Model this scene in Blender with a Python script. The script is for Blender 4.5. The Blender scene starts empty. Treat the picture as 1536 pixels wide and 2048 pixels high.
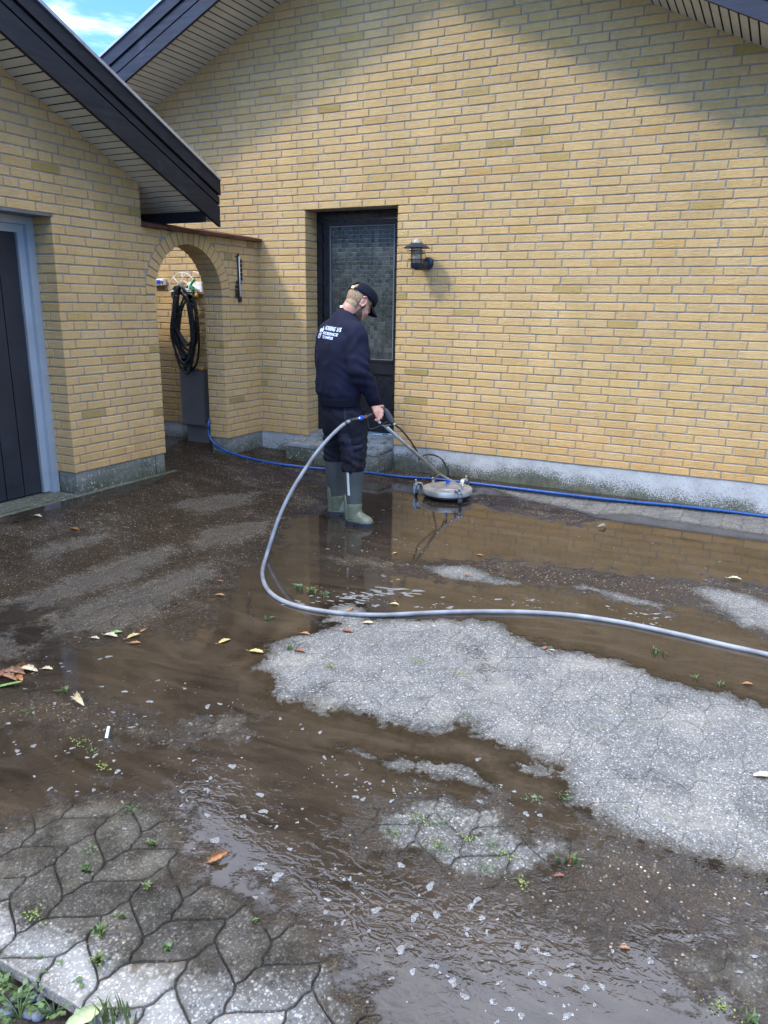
import bpy, bmesh, math, random
import numpy as np
from mathutils import Vector, Matrix, noise as mnoise
from mathutils.bvhtree import BVHTree
R_=math.radians
random.seed(7); rng=np.random.default_rng(11)
SC=bpy.context.scene; COL=SC.collection
# ---------------------------------------------------------------- camera
F_PX=1498.52; YAW,PITCH,ROLL=R_(26.965),R_(15.3698),R_(0.9274)
CAM=np.array((4.6645,-6.3409,1.51))
FW=np.array((-math.sin(YAW)*math.cos(PITCH),math.cos(YAW)*math.cos(PITCH),-math.sin(PITCH)))
_rt=np.array((math.cos(YAW),math.sin(YAW),0.)); _up=np.cross(_rt,FW)
RT=math.cos(ROLL)*_rt+math.sin(ROLL)*_up; UP=-math.sin(ROLL)*_rt+math.cos(ROLL)*_up
cd=bpy.data.cameras.new('camera'); cam=bpy.data.objects.new('camera',cd); COL.objects.link(cam)
cam.matrix_world=Matrix(((RT[0],UP[0],-FW[0],CAM[0]),(RT[1],UP[1],-FW[1],CAM[1]),(RT[2],UP[2],-FW[2],CAM[2]),(0,0,0,1)))
cd.sensor_fit='VERTICAL'; cd.sensor_height=24; cd.sensor_width=18; cd.lens=F_PX/2048*24
cd.clip_start=.05; cd.clip_end=2000
SC.camera=cam
# ---------------------------------------------------------------- light
SUN_TRAVEL=Vector((.767,1.0,-1.348))
sl=bpy.data.lights.new('sun','SUN'); sl.energy=1.02; sl.angle=R_(7.0); sl.color=(1,.95,.86)
so=bpy.data.objects.new('sun',sl); COL.objects.link(so); so.rotation_euler=SUN_TRAVEL.to_track_quat('-Z','Y').to_euler()
so.location=(-3,-8,9)
W=bpy.data.worlds.new('World'); SC.world=W; W.use_nodes=True
SKY_STRENGTH=.15
SC.view_settings.view_transform='Standard'; SC.view_settings.look='None'
SC.view_settings.exposure=1.60; SC.view_settings.gamma=1; SC.view_settings.use_curve_mapping=False
# ---------------------------------------------------------------- node helper
class NT:
    def __init__(s,tree): s.t=tree; s.n=tree.nodes; s.l=tree.links
    def put(s,sock,v):
        if hasattr(v,'is_output') or isinstance(v,bpy.types.NodeSocket): s.l.new(v,sock)
        elif isinstance(v,bpy.types.Node): s.l.new(v.outputs[0],sock)
        elif isinstance(v,(tuple,list)) and sock.type=='RGBA' and len(v)==3: sock.default_value=(*v,1)
        else: sock.default_value=v
    def add(s,typ,ins=None,**kw):
        nd=s.n.new('ShaderNode'+typ)
        for k,v in kw.items(): setattr(nd,k,v)
        for k,v in (ins or {}).items(): s.put(nd.inputs[k],v)
        return nd
    def noise(s,vec,scale,detail=4,rough=.55,dist=0): 
        return s.add('TexNoise',{'Vector':vec,'Scale':scale,'Detail':detail,'Roughness':rough,'Distortion':dist}).outputs[0]
    def vor(s,vec,scale,out='Distance',feature='F1',rand=1.): 
        return s.add('TexVoronoi',{'Vector':vec,'Scale':scale,'Randomness':rand},feature=feature).outputs[out]
    def mr(s,v,a,b,c=0.,d=1.,smooth=False): 
        return s.add('MapRange',{0:v,1:a,2:b,3:c,4:d},interpolation_type='SMOOTHSTEP' if smooth else 'LINEAR').outputs[0]
    def math(s,op,a,b=0.,clamp=False): 
        return s.add('Math',{0:a,1:b},operation=op,use_clamp=clamp).outputs[0]
    def mix(s,f,a,b,mode='MIX'):
        nd=s.add('Mix',{0:f,6:a,7:b},data_type='RGBA',blend_type=mode); return nd.outputs[2]
    def bump(s,h,strength=.5,dist=.01,nrm=None):
        i={'Height':h,'Strength':strength,'Distance':dist}
        if nrm is not None: i['Normal']=nrm
        return s.add('Bump',i).outputs[0]
    def obj(s): return s.add('TexCoord').outputs['Object']
    def attr(s,name,out='Fac'): return s.add('Attribute',attribute_name=name).outputs[out]
    def scale(s,vec,xyz): return s.add('Mapping',{'Vector':vec,'Scale':xyz}).outputs[0]
    def sep(s,vec): return s.add('SeparateXYZ',{0:vec}).outputs
def srgb(r,g,b):
    f=lambda c:(c/255/12.92 if c<10.3 else ((c/255+.055)/1.055)**2.4)
    return (f(r),f(g),f(b))
def newmat(name):
    m=bpy.data.materials.new(name); m.use_nodes=True; t=m.node_tree; t.nodes.clear(); n=NT(t)
    out=n.add('OutputMaterial'); return m,n,out
def pbr(name,color=(.5,.5,.5),rough=.5,metal=0.,spec=.5,fn=None,**extra):
    """Principled material; fn(n) may return dict of socket overrides."""
    m,n,out=newmat(name)
    ins={'Base Color':color,'Roughness':rough,'Metallic':metal,'Specular IOR Level':spec}; ins.update(extra)
    if fn: ins.update(fn(n))
    b=n.add('BsdfPrincipled',ins); n.l.new(b.outputs[0],out.inputs[0]); return m
def mottled(name,color,rough=.5,metal=0.,amt=.25,scale=8.,bump=.0,bscale=60.,spec=.5):
    def fn(n):
        o=n.obj(); a=n.noise(o,scale,5)
        c=n.mix(n.mr(a,.3,.7),tuple(x*(1-amt) for x in color),tuple(min(1,x*(1+amt)) for x in color))
        d={'Base Color':c,'Roughness':n.mr(n.noise(o,scale*2.3,3),.3,.7,max(0,rough-.1),min(1,rough+.1))}
        if bump: d['Normal']=n.bump(n.noise(o,bscale,4),bump,.004)
        return d
    return pbr(name,color,rough,metal,spec,fn)
# world: sky with broken cloud
n=NT(W.node_tree); n.n.clear()
wo=n.add('OutputWorld')
sky=n.add('TexSky',sky_type='NISHITA'); sky.sun_disc=False; sky.sun_elevation=R_(46.9); sky.sun_rotation=R_(217.5); sky.altitude=20; sky.air_density=1.; sky.dust_density=.6; sky.ozone_density=2.
g=n.add('TexCoord').outputs['Generated']
gs=n.sep(g); zz=n.math('MAXIMUM',gs[2],.08)
uv=n.add('CombineXYZ',{0:n.math('DIVIDE',gs[0],zz),1:n.math('DIVIDE',gs[1],zz),2:0.}).outputs[0]
cl=n.noise(n.add('VectorMath',{0:uv,1:(7.3,2.1,0)},operation='ADD').outputs[0],1.5,7,.6,.4)
hi=n.mr(gs[2],.42,.72,0,1,True)
cl2=n.math('MAXIMUM',n.mr(cl,.56,.80,0,1,True),n.math('MULTIPLY',hi,n.mr(cl,.30,.52,.35,1,True)))
cc=n.mix(n.mr(n.noise(uv,3.1,5),.3,.7),(4.6,5.0,5.8),(7.6,7.8,8.2))
cc=n.mix(hi,cc,n.mix(1,cc,(1.75,1.85,2.1),'MULTIPLY'))
bg=n.add('Background',{'Color':n.mix(n.math('MULTIPLY',cl2,.85),n.mix(1,sky.outputs[0],(.40,.64,.95),'MULTIPLY'),cc),'Strength':SKY_STRENGTH})
n.l.new(bg.outputs[0],wo.inputs[0])
# ---------------------------------------------------------------- unprojection helpers (to find real places)
def ray(px,py): return FW+RT*(px-768)/F_PX-UP*(py-1024)/F_PX
def sstep(t): t=np.clip(t,0,1); return t*t*(3-2*t)
def zg(x): return .06*(1-sstep(np.asarray(x,float)/1.2))
def G(px,py,h=0.):
    z=h; d=ray(px,py)
    for _ in range(5):
        s=(z-CAM[2])/d[2]; P=CAM+s*d; z=float(zg(P[0]))+h
    return P
def AX(px,py,ax,val): d=ray(px,py); return CAM+d*(val-CAM[ax])/d[ax]
def DP(px,py,depth): return CAM+ray(px,py)*depth
def depth(P): return float((np.asarray(P)-CAM)@FW)
# ---------------------------------------------------------------- mesh builder
def link(name,me,parent=None,loc=(0,0,0)):
    o=bpy.data.objects.new(name,me); COL.objects.link(o)
    if parent is not None: o.parent=parent
    o.location=loc; return o
def tag(o,label=None,cat=None,group=None,kind=None):
    if label: o['label']=label
    if cat: o['category']=cat
    if group: o['group']=group
    if kind: o['kind']=kind
    return o
def empty(name,loc,label=None,cat=None,group=None):
    o=link(name,None,None,tuple(float(c) for c in loc)); o.empty_display_size=.1
    return tag(o,label,cat,group)
def wloc(o):
    v=Vector((0,0,0))
    while o is not None: v+=Vector(o.location); o=o.parent
    return np.array(v)
def frames(P):
    P=np.asarray(P,float); T=np.gradient(P,axis=0); T/=np.linalg.norm(T,axis=1)[:,None]+1e-12
    a=np.array((0,0,1.)) if abs(T[0][2])<.9 else np.array((1.,0,0))
    u=np.cross(T[0],a); u/=np.linalg.norm(u); U=[u]
    for i in range(1,len(P)):
        u=U[-1]-T[i]*(U[-1]@T[i]); u/=np.linalg.norm(u); U.append(u)
    U=np.array(U); return T,U,np.cross(T,U)
def spline(P,k=8,closed=False):
    P=[np.asarray(p,float) for p in P]; out=[]
    m=len(P)
    for i in range(m-1):
        p0=P[max(i-1,0)];p1=P[i];p2=P[i+1];p3=P[min(i+2,m-1)]
        for j in range(k):
            t=j/k; out.append(.5*(2*p1+(p2-p0)*t+(2*p0-5*p1+4*p2-p3)*t*t+(3*p1-p0-3*p2+p3)*t**3))
    out.append(P[-1]); return np.array(out)
class MB:
    def __init__(s): s.v=[]; s.f=[]; s.mi=[]; s.tone=[]
    def poly(s,verts,faces,mi=0,tone=None):
        b=len(s.v); s.v.extend([tuple(map(float,p)) for p in verts]); s.f.extend([tuple(b+i for i in f) for f in faces]); s.mi.extend([mi]*len(faces))
        if tone is not None: s.tone.extend([tone]*len(verts))
        return s
    def box(s,a,b,mi=0,bev=0.):
        (x0,y0,z0),(x1,y1,z1)=a,b
        x0,x1=min(x0,x1),max(x0,x1); y0,y1=min(y0,y1),max(y0,y1); z0,z1=min(z0,z1),max(z0,z1)
        if bev>0:
            bm=bmesh.new(); vs=[bm.verts.new(p) for p in [(x0,y0,z0),(x1,y0,z0),(x1,y1,z0),(x0,y1,z0),(x0,y0,z1),(x1,y0,z1),(x1,y1,z1),(x0,y1,z1)]]
            for f in [(3,2,1,0),(4,5,6,7),(0,1,5,4),(1,2,6,5),(2,3,7,6),(3,0,4,7)]: bm.faces.new([vs[i] for i in f])
            bmesh.ops.bevel(bm,geom=bm.edges[:],offset=bev,segments=2,affect='EDGES',profile=.5)
            s.bm(bm,mi); return s
        return s.poly([(x0,y0,z0),(x1,y0,z0),(x1,y1,z0),(x0,y1,z0),(x0,y0,z1),(x1,y0,z1),(x1,y1,z1),(x0,y1,z1)],[(3,2,1,0),(4,5,6,7),(0,1,5,4),(1,2,6,5),(2,3,7,6),(3,0,4,7)],mi)
    def bm(s,bm,mi=0):
        bm.verts.index_update(); s.poly([v.co[:] for v in bm.verts],[[v.index for v in f.verts] for f in bm.faces],mi); bm.free()
    def prism(s,poly,d,mi=0):
        """poly: 3-D planar polygon, extruded by vector d"""
        k=len(poly); A=[np.asarray(p,float) for p in poly]; B=[p+np.asarray(d,float) for p in A]
        return s.poly(A+B,[tuple(range(k))[::-1],tuple(range(k,2*k))]+[(i,(i+1)%k,k+(i+1)%k,k+i) for i in range(k)],mi)
    def tube(s,P,r,n=10,mi=0,cap=True,ell=None):
        P=np.asarray(P,float); rr=np.broadcast_to(np.asarray(r,float),(len(P),)) if np.ndim(r)<1 or len(np.atleast_1d(r))!=len(P) else np.asarray(r,float)
        T,U,V=frames(P); vs=[]
        for i in range(len(P)):
            for j in range(n):
                a=2*math.pi*j/n; vs.append(P[i]+rr[i]*(math.cos(a)*U[i]+math.sin(a)*V[i]*(ell or 1)))
        fs=[(i*n+j,i*n+(j+1)%n,(i+1)*n+(j+1)%n,(i+1)*n+j) for i in range(len(P)-1) for j in range(n)]
        if cap: fs+=[tuple(range(n))[::-1],tuple((len(P)-1)*n+j for j in range(n))]
        return s.poly(vs,fs,mi)
    def loft(s,rings,mi=0,cap=True):
        n=len(rings[0]); vs=[p for r in rings for p in r]
        fs=[(i*n+j,i*n+(j+1)%n,(i+1)*n+(j+1)%n,(i+1)*n+j) for i in range(len(rings)-1) for j in range(n)]
        if cap: fs+=[tuple(range(n))[::-1],tuple((len(rings)-1)*n+j for j in range(n))]
        return s.poly(vs,fs,mi)
    def lathe(s,c,prof,n=28,mi=0,axis=(0,0,1)):
        ax=np.asarray(axis,float); ax/=np.linalg.norm(ax)
        a=np.array((1.,0,0)) if abs(ax[0])<.9 else np.array((0,1.,0)); u=np.cross(ax,a); u/=np.linalg.norm(u); v=np.cross(ax,u)
        c=np.asarray(c,float)
        rings=[[c+ax*h+max(r,1e-4)*(math.cos(2*math.pi*j/n)*u+math.sin(2*math.pi*j/n)*v) for j in range(n)] for r,h in prof]
        return s.loft(rings,mi)
    def ball(s,c,r,n=16,mi=0,M=None):
        """ellipsoid: r scalar or triple, M 3 axes rows"""
        r=np.broadcast_to(np.asarray(r,float),(3,)); M=np.eye(3) if M is None else np.asarray(M)
        m=n//2; rings=[]
        for i in range(m+1):
            t=math.pi*i/m; t=min(max(t,.02),math.pi-.02)
            rings.append([np.asarray(c)+(math.sin(t)*math.cos(2*math.pi*j/n)*r[0])*M[0]+(math.sin(t)*math.sin(2*math.pi*j/n)*r[1])*M[1]-math.cos(t)*r[2]*M[2] for j in range(n)])
        return s.loft(rings,mi)
    def mesh(s,name,mats,off=(0,0,0),smooth=False):
        me=bpy.data.meshes.new(name); o=np.asarray(off)
        me.from_pydata([tuple(np.asarray(p)-o) for p in s.v],[],s.f)
        for m in (mats if isinstance(mats,(list,tuple)) else [mats]): me.materials.append(m)
        if any(s.mi): me.polygons.foreach_set('material_index',s.mi)
        if s.tone:
            a=me.attributes.new('tone','FLOAT_COLOR','POINT'); a.data.foreach_set('color',np.array(s.tone,dtype=np.float32).ravel())
        bm=bmesh.new(); bm.from_mesh(me); bmesh.ops.recalc_face_normals(bm,faces=bm.faces); bm.to_mesh(me); bm.free()
        if smooth: me.shade_smooth()
        return me
    def build(s,name,mats,parent=None,smooth=False,at=None,sharp=None):
        """at: world origin for a top-level mesh; children share the parent's frame"""
        if parent is not None: o=link(name,s.mesh(name,mats,wloc(parent),smooth),parent)
        else:
            at=(0,0,0) if at is None else at; o=link(name,s.mesh(name,mats,at,smooth),None,tuple(map(float,at)))
        if smooth and sharp:
            o.data.set_sharp_from_angle(angle=R_(sharp))
        return o
# ---------------------------------------------------------------- materials
def brick_fn(n):
    o=n.obj(); tone=n.attr('tone','Color')
    a=n.noise(o,26,6,.65); b=n.noise(o,150,3)
    s=n.sep(o)
    c=n.mix(n.mr(a,.28,.72),n.mix(.20,tone,(.24,.15,.05)),tone)
    c=n.mix(n.mr(a,.55,.8,0,.35),c,(.64,.48,.24))
    # brown pits, mostly near the foot of the wall
    pit=n.vor(n.add('VectorMath',{0:o,1:n.add('VectorMath',{0:n.add('TexNoise',{'Vector':o,'Scale':60.}).outputs['Color'],'Scale':.016},operation='SCALE').outputs[0]},operation='ADD').outputs[0],85,'Distance')
    z=s[2]; low=n.mr(n.math('ADD',z,n.mr(n.noise(o,2.2,4),.2,.8,-.35,.35)),.25,.95,1,.0)
    pm=n.math('MULTIPLY',n.mr(pit,.12,.26,1,0),n.math('MULTIPLY',low,n.mr(n.noise(o,9,3),.38,.62)),True)
    c=n.mix(n.math('MULTIPLY',pm,.85),c,(.09,.045,.015))
    # rain-soaked, orange lower courses
    wet=n.mr(n.math('ADD',z,n.mr(n.noise(o,3.1,4),.2,.8,-.2,.2)),.2,.75,1,0)
    c=n.mix(n.math('MULTIPLY',wet,.28),c,n.mix(1,c,(.95,.66,.38),'MULTIPLY'))
    run=n.noise(n.scale(o,(1.5,1.5,.3)),1.5,6,.65); c=n.mix(1,c,n.mix(n.mr(run,.3,.7),(.86,.85,.82),(1.05,1.05,1.05)),'MULTIPLY')
    h=n.math('ADD',n.noise(n.scale(o,(1,1,2.6)),27,6,.68,1.6),n.math('MULTIPLY',b,.3))
    return {'Base Color':c,'Roughness':.86,'Specular IOR Level':.25,'Normal':n.bump(h,1.,.013)}
M={}
M['brick']=pbr('yellow_brick',fn=brick_fn)
def mortar_fn(n):
    o=n.obj(); a=n.noise(o,18,6,.7)
    return {'Base Color':n.mix(n.mr(a,.3,.7),(.20,.18,.15),(.36,.335,.29)),'Roughness':.95,'Normal':n.bump(n.noise(o,160,4),.6,.004)}
M['mortar']=pbr('mortar',fn=mortar_fn)
def plinth_fn(dark):
    def fn(n):
        o=n.obj(); s=n.sep(o); a=n.noise(o,7,6,.65); f=n.noise(o,95,3,.7)
        c=n.mix(n.mr(a,.3,.7),(.30,.30,.295) if not dark else (.17,.17,.15),(.44,.44,.435) if not dark else (.30,.29,.26))
        # algae climbing from the ground, more towards the step
        w=n.math('ADD',n.math('ADD',s[2],n.mr(n.noise(o,1.7,5,.6),.25,.75,-.12,.12)),n.mr(f,.3,.7,-.09,.09))
        if not dark: w=n.math('ADD',w,n.mr(s[0],1.4,3.6,-.06,.08))
        g=n.mr(w,.015,.12,1,0,True) if not dark else n.mr(w,.02,.34,1,.0,True)
        green=n.mix(n.mr(n.noise(o,30,4),.35,.65),(.030,.032,.018),(.075,.078,.035))
        c=n.mix(n.math('MULTIPLY',g,.93),c,green)
        sp=n.mr(n.noise(o,120,2,.5),.60,.68); c=n.mix(n.math('MULTIPLY',sp,.6),c,(.09,.085,.07))
        if dark:
            lich=n.mr(n.noise(o,48,3,.6),.60,.66); c=n.mix(n.math('MULTIPLY',lich,.7),c,(.42,.43,.38))
        return {'Base Color':c,'Roughness':.88,'Normal':n.bump(n.noise(o,120,4),.5,.004)}
    return fn
M['plinth']=pbr('rendered_plinth',fn=plinth_fn(False)); M['plinth_dark']=pbr('mossy_plinth',fn=plinth_fn(True))
def wood_fn(col,col2,ax):
    def fn(n):
        o=n.obj(); sc=[9,9,9]; sc[ax]=.7
        a=n.noise(n.scale(o,tuple(sc)),4,6,.65,.4); b=n.noise(o,3,5,.7)
        c=n.mix(n.mr(a,.3,.75),col,col2); c=n.mix(n.mr(b,.56,.76,0,.5),c,tuple(x*2.2+.012 for x in col2))
        return {'Base Color':c,'Roughness':n.mr(b,.3,.7,.42,.68),'Specular IOR Level':.25,'Normal':n.bump(a,.6,.004)}
    return fn
M['fascia']=pbr('black_stained_board',fn=wood_fn((.016,.018,.029),(.036,.041,.062),0))
M['fascia2']=pbr('black_stained_board_side',fn=wood_fn((.010,.010,.012),(.022,.022,.026),1))
M['soffit']=mottled('cream_soffit_board',(.55,.525,.44),.6,0,.10,5,.1)
M['gap']=pbr('dark_gap',(.012,.011,.010),.9)
M['roof']=mottled('dark_roof_sheet',(.05,.05,.055),.7)
M['trim']=mottled('pale_metal_edge',(.50,.50,.52),.35,.6,.12)
M['black_paint']=mottled('black_door_paint',(.012,.013,.018),.32,0,.2,6,.05,30)
M['black_panel']=mottled('matt_black_board',(.012,.013,.019),.5,0,.25,4,.08,40)
M['zinc']=mottled('blue_grey_metal',(.34,.375,.415),.42,.25,.10,3)
M['lintel']=mottled('grey_steel_lintel',(.14,.14,.15),.5,.4,.2)
M['tile_red']=mottled('dark_red_coping_tile',(.075,.024,.018),.42,0,.55,6,.25,30)
M['concrete']=pbr('step_concrete',fn=plinth_fn(True))
def step_fn(n):
    o=n.obj(); a=n.noise(o,5,6,.65)
    c=n.mix(n.mr(a,.3,.7),(.16,.17,.17),(.30,.32,.33)); c=n.mix(n.mr(n.noise(o,9,5,.7),.5,.62,0,.8),c,(.055,.06,.04))
    return {'Base Color':c,'Roughness':n.mr(n.noise(o,6,3),.4,.6,.12,.6),'Normal':n.bump(n.noise(o,110,4),.3,.003)}
M['step_top']=pbr('wet_step_slab',fn=step_fn)
def glass_fn(n):
    o=n.obj(); s=n.sep(o)
    # basket-weave pattern pressed into the pane: squares whose ridges run one way or the other
    u=n.math('MULTIPLY',s[0],1/.040); v=n.math('MULTIPLY',s[2],1/.040)
    ch=n.math('MODULO',n.math('ADD',n.math('FLOOR',n.math('ADD',u,400.)),n.math('FLOOR',n.math('ADD',v,400.))),2.)
    fu=n.math('PINGPONG',u,.5); fv=n.math('PINGPONG',v,.5)
    edge=n.mr(n.math('MINIMUM',fu,fv),.0,.12,0,1)
    cell=n.add('CombineXYZ',{0:n.math('FLOOR',u),1:n.math('FLOOR',v),2:0.}).outputs[0]
    rnd=n.add('TexWhiteNoise',{'Vector':cell},noise_dimensions='3D').outputs[0]
    st=n.mix(ch,n.noise(n.scale(o,(9,1,120)),3,2),n.noise(n.scale(o,(120,1,9)),3,2))
    h=n.math('ADD',n.math('MULTIPLY',edge,.7),n.math('ADD',n.math('MULTIPLY',st,.8),n.math('MULTIPLY',rnd,.5)))
    c=n.mix(n.math('MULTIPLY',rnd,n.mr(n.noise(o,5,3),.3,.7)),(.016,.020,.019),(.095,.108,.100))
    c=n.mix(n.mr(st,.45,.7,0,.6),c,(.11,.125,.12))
    return {'Base Color':c,'Roughness':.16,'Specular IOR Level':.6,'Normal':n.bump(h,.45,.004)}
M['glass']=pbr('textured_door_glass',fn=glass_fn)
M['steel']=mottled('brushed_steel',(.50,.48,.45),.28,1.,.2,14)
M['steel_dull']=mottled('dull_stainless',(.46,.43,.385),.40,.55,.22,12,.1)
M['brass']=mottled('brass_fitting',(.55,.40,.18),.35,1.,.15)
M['black_rubber']=mottled('black_rubber',(.012,.012,.013),.45,0,.2)
M['black_plastic']=mottled('black_plastic',(.014,.014,.016),.35,0,.2)
M['navy_metal']=mottled('dark_blue_lamp_enamel',(.018,.026,.05),.38,.2,.2)
M['hose_grey']=mottled('grey_hose',(.185,.192,.20),.42,0,.38,9,.15,60)
M['hose_blue']=mottled('blue_hose',(.008,.060,.21),.30,0,.15,4)
M['hose_black']=mottled('black_hose',(.012,.014,.016),.28,0,.2)
M['hose_green']=mottled('dark_green_hose',(.008,.045,.040),.32,0,.2)
M['blue_plastic']=pbr('blue_plastic',(.012,.07,.48),.3)
M['yellow_plastic']=pbr('yellow_plastic',(.75,.38,.02),.35)
M['green_plastic']=pbr('green_plastic',(.01,.25,.06),.35)
M['white_wire']=mottled('white_enamel_wire',(.75,.75,.72),.4,0,.08)
M['white_plastic']=mottled('white_plastic',(.75,.78,.82),.35,0,.05)
M['cabinet']=mottled('dark_grey_sheet_metal',(.15,.16,.175),.45,.2,.15,3)
M['gold']=pbr('gold_buckle',(.85,.62,.25),.3,1.)
def skin_fn(n):
    o=n.obj(); a=n.noise(o,22,4)
    return {'Base Color':n.mix(n.mr(a,.3,.7),(.42,.19,.125),(.56,.30,.215)),'Roughness':.5,'Subsurface Weight':.12,'Subsurface Radius':(.012,.005,.003),'Normal':n.bump(n.noise(o,160,3),.15,.002)}
M['skin']=pbr('skin',fn=skin_fn)
def cloth(name,c,bs=420.,mud=0.):
    def fn(n):
        o=n.obj(); a=n.noise(o,7,5,.6); c0=n.mix(n.mr(a,.3,.7),tuple(x*.75 for x in c),tuple(x*1.25 for x in c))
        if mud: c0=n.mix(n.math('MULTIPLY',n.math('MULTIPLY',n.mr(n.sep(o)[2],.42,.85,mud,0),n.mr(n.noise(o,38,5,.7),.50,.60)),1.),c0,(.10,.075,.05))
        return {'Base Color':c0,'Roughness':.9,'Specular IOR Level':.2,'Normal':n.bump(n.add('TexNoise',{'Vector':o,'Scale':bs}).outputs[0],.3,.002)}
    return pbr(name,fn=fn)
M['sweat']=cloth('navy_sweatshirt',(.0092,.0102,.0245)); M['rib']=cloth('navy_rib_knit',(.0055,.006,.014)); M['trousers']=cloth('dark_work_trousers',(.0105,.0110,.0185),420.,.22); M['panel']=cloth('slate_trouser_panel',(.021,.0215,.036))
M['cap']=cloth('navy_cap',(.006,.007,.015)); M['print']=pbr('pale_print',(.55,.62,.80),.7)
def hair_fn(c1,c2):
    def fn(n):
        o=n.obj(); a=n.noise(n.scale(o,(1,1,.35)),170,4,.7)
        return {'Base Color':n.mix(n.mr(a,.3,.7),c1,c2),'Roughness':.6,'Normal':n.bump(a,.7,.004)}
    return fn
M['hair']=pbr('fair_hair',fn=hair_fn((.13,.075,.038),(.40,.27,.155))); M['beard']=pbr('brown_beard',fn=hair_fn((.018,.009,.006),(.10,.05,.028)))
M['shirt']=pbr('white_tshirt',(.7,.7,.72),.85)
def boot_fn(c,r):
    def fn(n):
        o=n.obj(); a=n.noise(o,9,4); c0=n.mix(n.mr(a,.3,.7),tuple(x*.85 for x in c),tuple(x*1.15 for x in c)); z=n.sep(o)[2]
        m=n.math('MULTIPLY',n.mr(n.math('ADD',z,n.mr(n.noise(o,12,4),.3,.7,-.06,.06)),.02,.30,.9,.25),n.mr(n.noise(o,70,5,.7),.50,.60))
        return {'Base Color':n.mix(n.math('MULTIPLY',m,.8),c0,(.085,.062,.04)),'Roughness':n.mix(m,(r,)*3,(.75,)*3)}
    return fn
M['boot_shaft']=pbr('dark_grey_neoprene',fn=boot_fn((.048,.053,.050),.6)); M['boot_foot']=pbr('olive_rubber',fn=boot_fn((.135,.148,.092),.28)); M['sole']=mottled('black_blue_sole',(.014,.016,.022),.5); M['stripe']=pbr('reflective_stripe',(.55,.56,.50),.35)
def leafmat(name,c1,c2):
    def fn(n):
        o=n.obj(); a=n.noise(o,70,4,.6)
        return {'Base Color':n.mix(n.mr(a,.35,.65),c1,c2),'Roughness':.5,'Normal':n.bump(n.noise(o,220,3),.4,.003)}
    return pbr(name,fn=fn)
M['leaf_orange']=leafmat('orange_brown_leaf',(.20,.075,.025),(.40,.185,.06)); M['leaf_red']=leafmat('red_brown_leaf',(.12,.028,.014),(.27,.08,.03)); M['leaf_pale']=leafmat('pale_tan_leaf',(.32,.24,.13),(.58,.50,.33)); M['leaf_yellow']=leafmat('yellow_leaf',(.34,.22,.06),(.50,.38,.15)); M['leaf_green']=leafmat('fresh_green_leaf',(.09,.17,.035),(.22,.34,.09)); M['leaf_brown']=leafmat('brown_leaf',(.13,.055,.022),(.33,.16,.07)); M['leaf_sage']=leafmat('pale_green_leaf',(.24,.28,.12),(.40,.44,.22))
M['grass']=leafmat('grass_blade',(.05,.085,.02),(.15,.19,.055)); M['weed']=leafmat('weed_green',(.035,.07,.018),(.09,.14,.04)); M['moss']=leafmat('moss_green',(.07,.10,.015),(.20,.25,.04)); M['sprout_red']=leafmat('red_sprout',(.20,.05,.02),(.35,.12,.05)); M['straw']=leafmat('dry_stalk',(.35,.26,.13),(.5,.4,.24))
def soil_fn(n):
    o=n.obj(); a=n.noise(o,14,7,.7); v=n.vor(o,55,'Distance')
    return {'Base Color':n.mix(n.mr(a,.3,.7),(.022,.013,.009),(.075,.045,.030)),'Roughness':.85,'Normal':n.bump(n.math('ADD',a,n.math('MULTIPLY',v,.5)),1.,.02)}
M['soil']=pbr('dark_soil',fn=soil_fn)
M['stone']=mottled('grey_gravel_stone',(.13,.14,.17),.7,0,.4,30,.3)
def bed_fn(n):
    o=n.obj(); a=n.noise(o,30,6,.7)
    return {'Base Color':n.mix(n.mr(n.noise(o,260,2),.35,.65),n.mix(n.mr(a,.3,.7),(.035,.031,.024),(.10,.095,.08)),(.17,.165,.15)),'Roughness':.95,'Normal':n.bump(a,.8,.008)}
M['bed']=pbr('joint_sand',fn=bed_fn)
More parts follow.
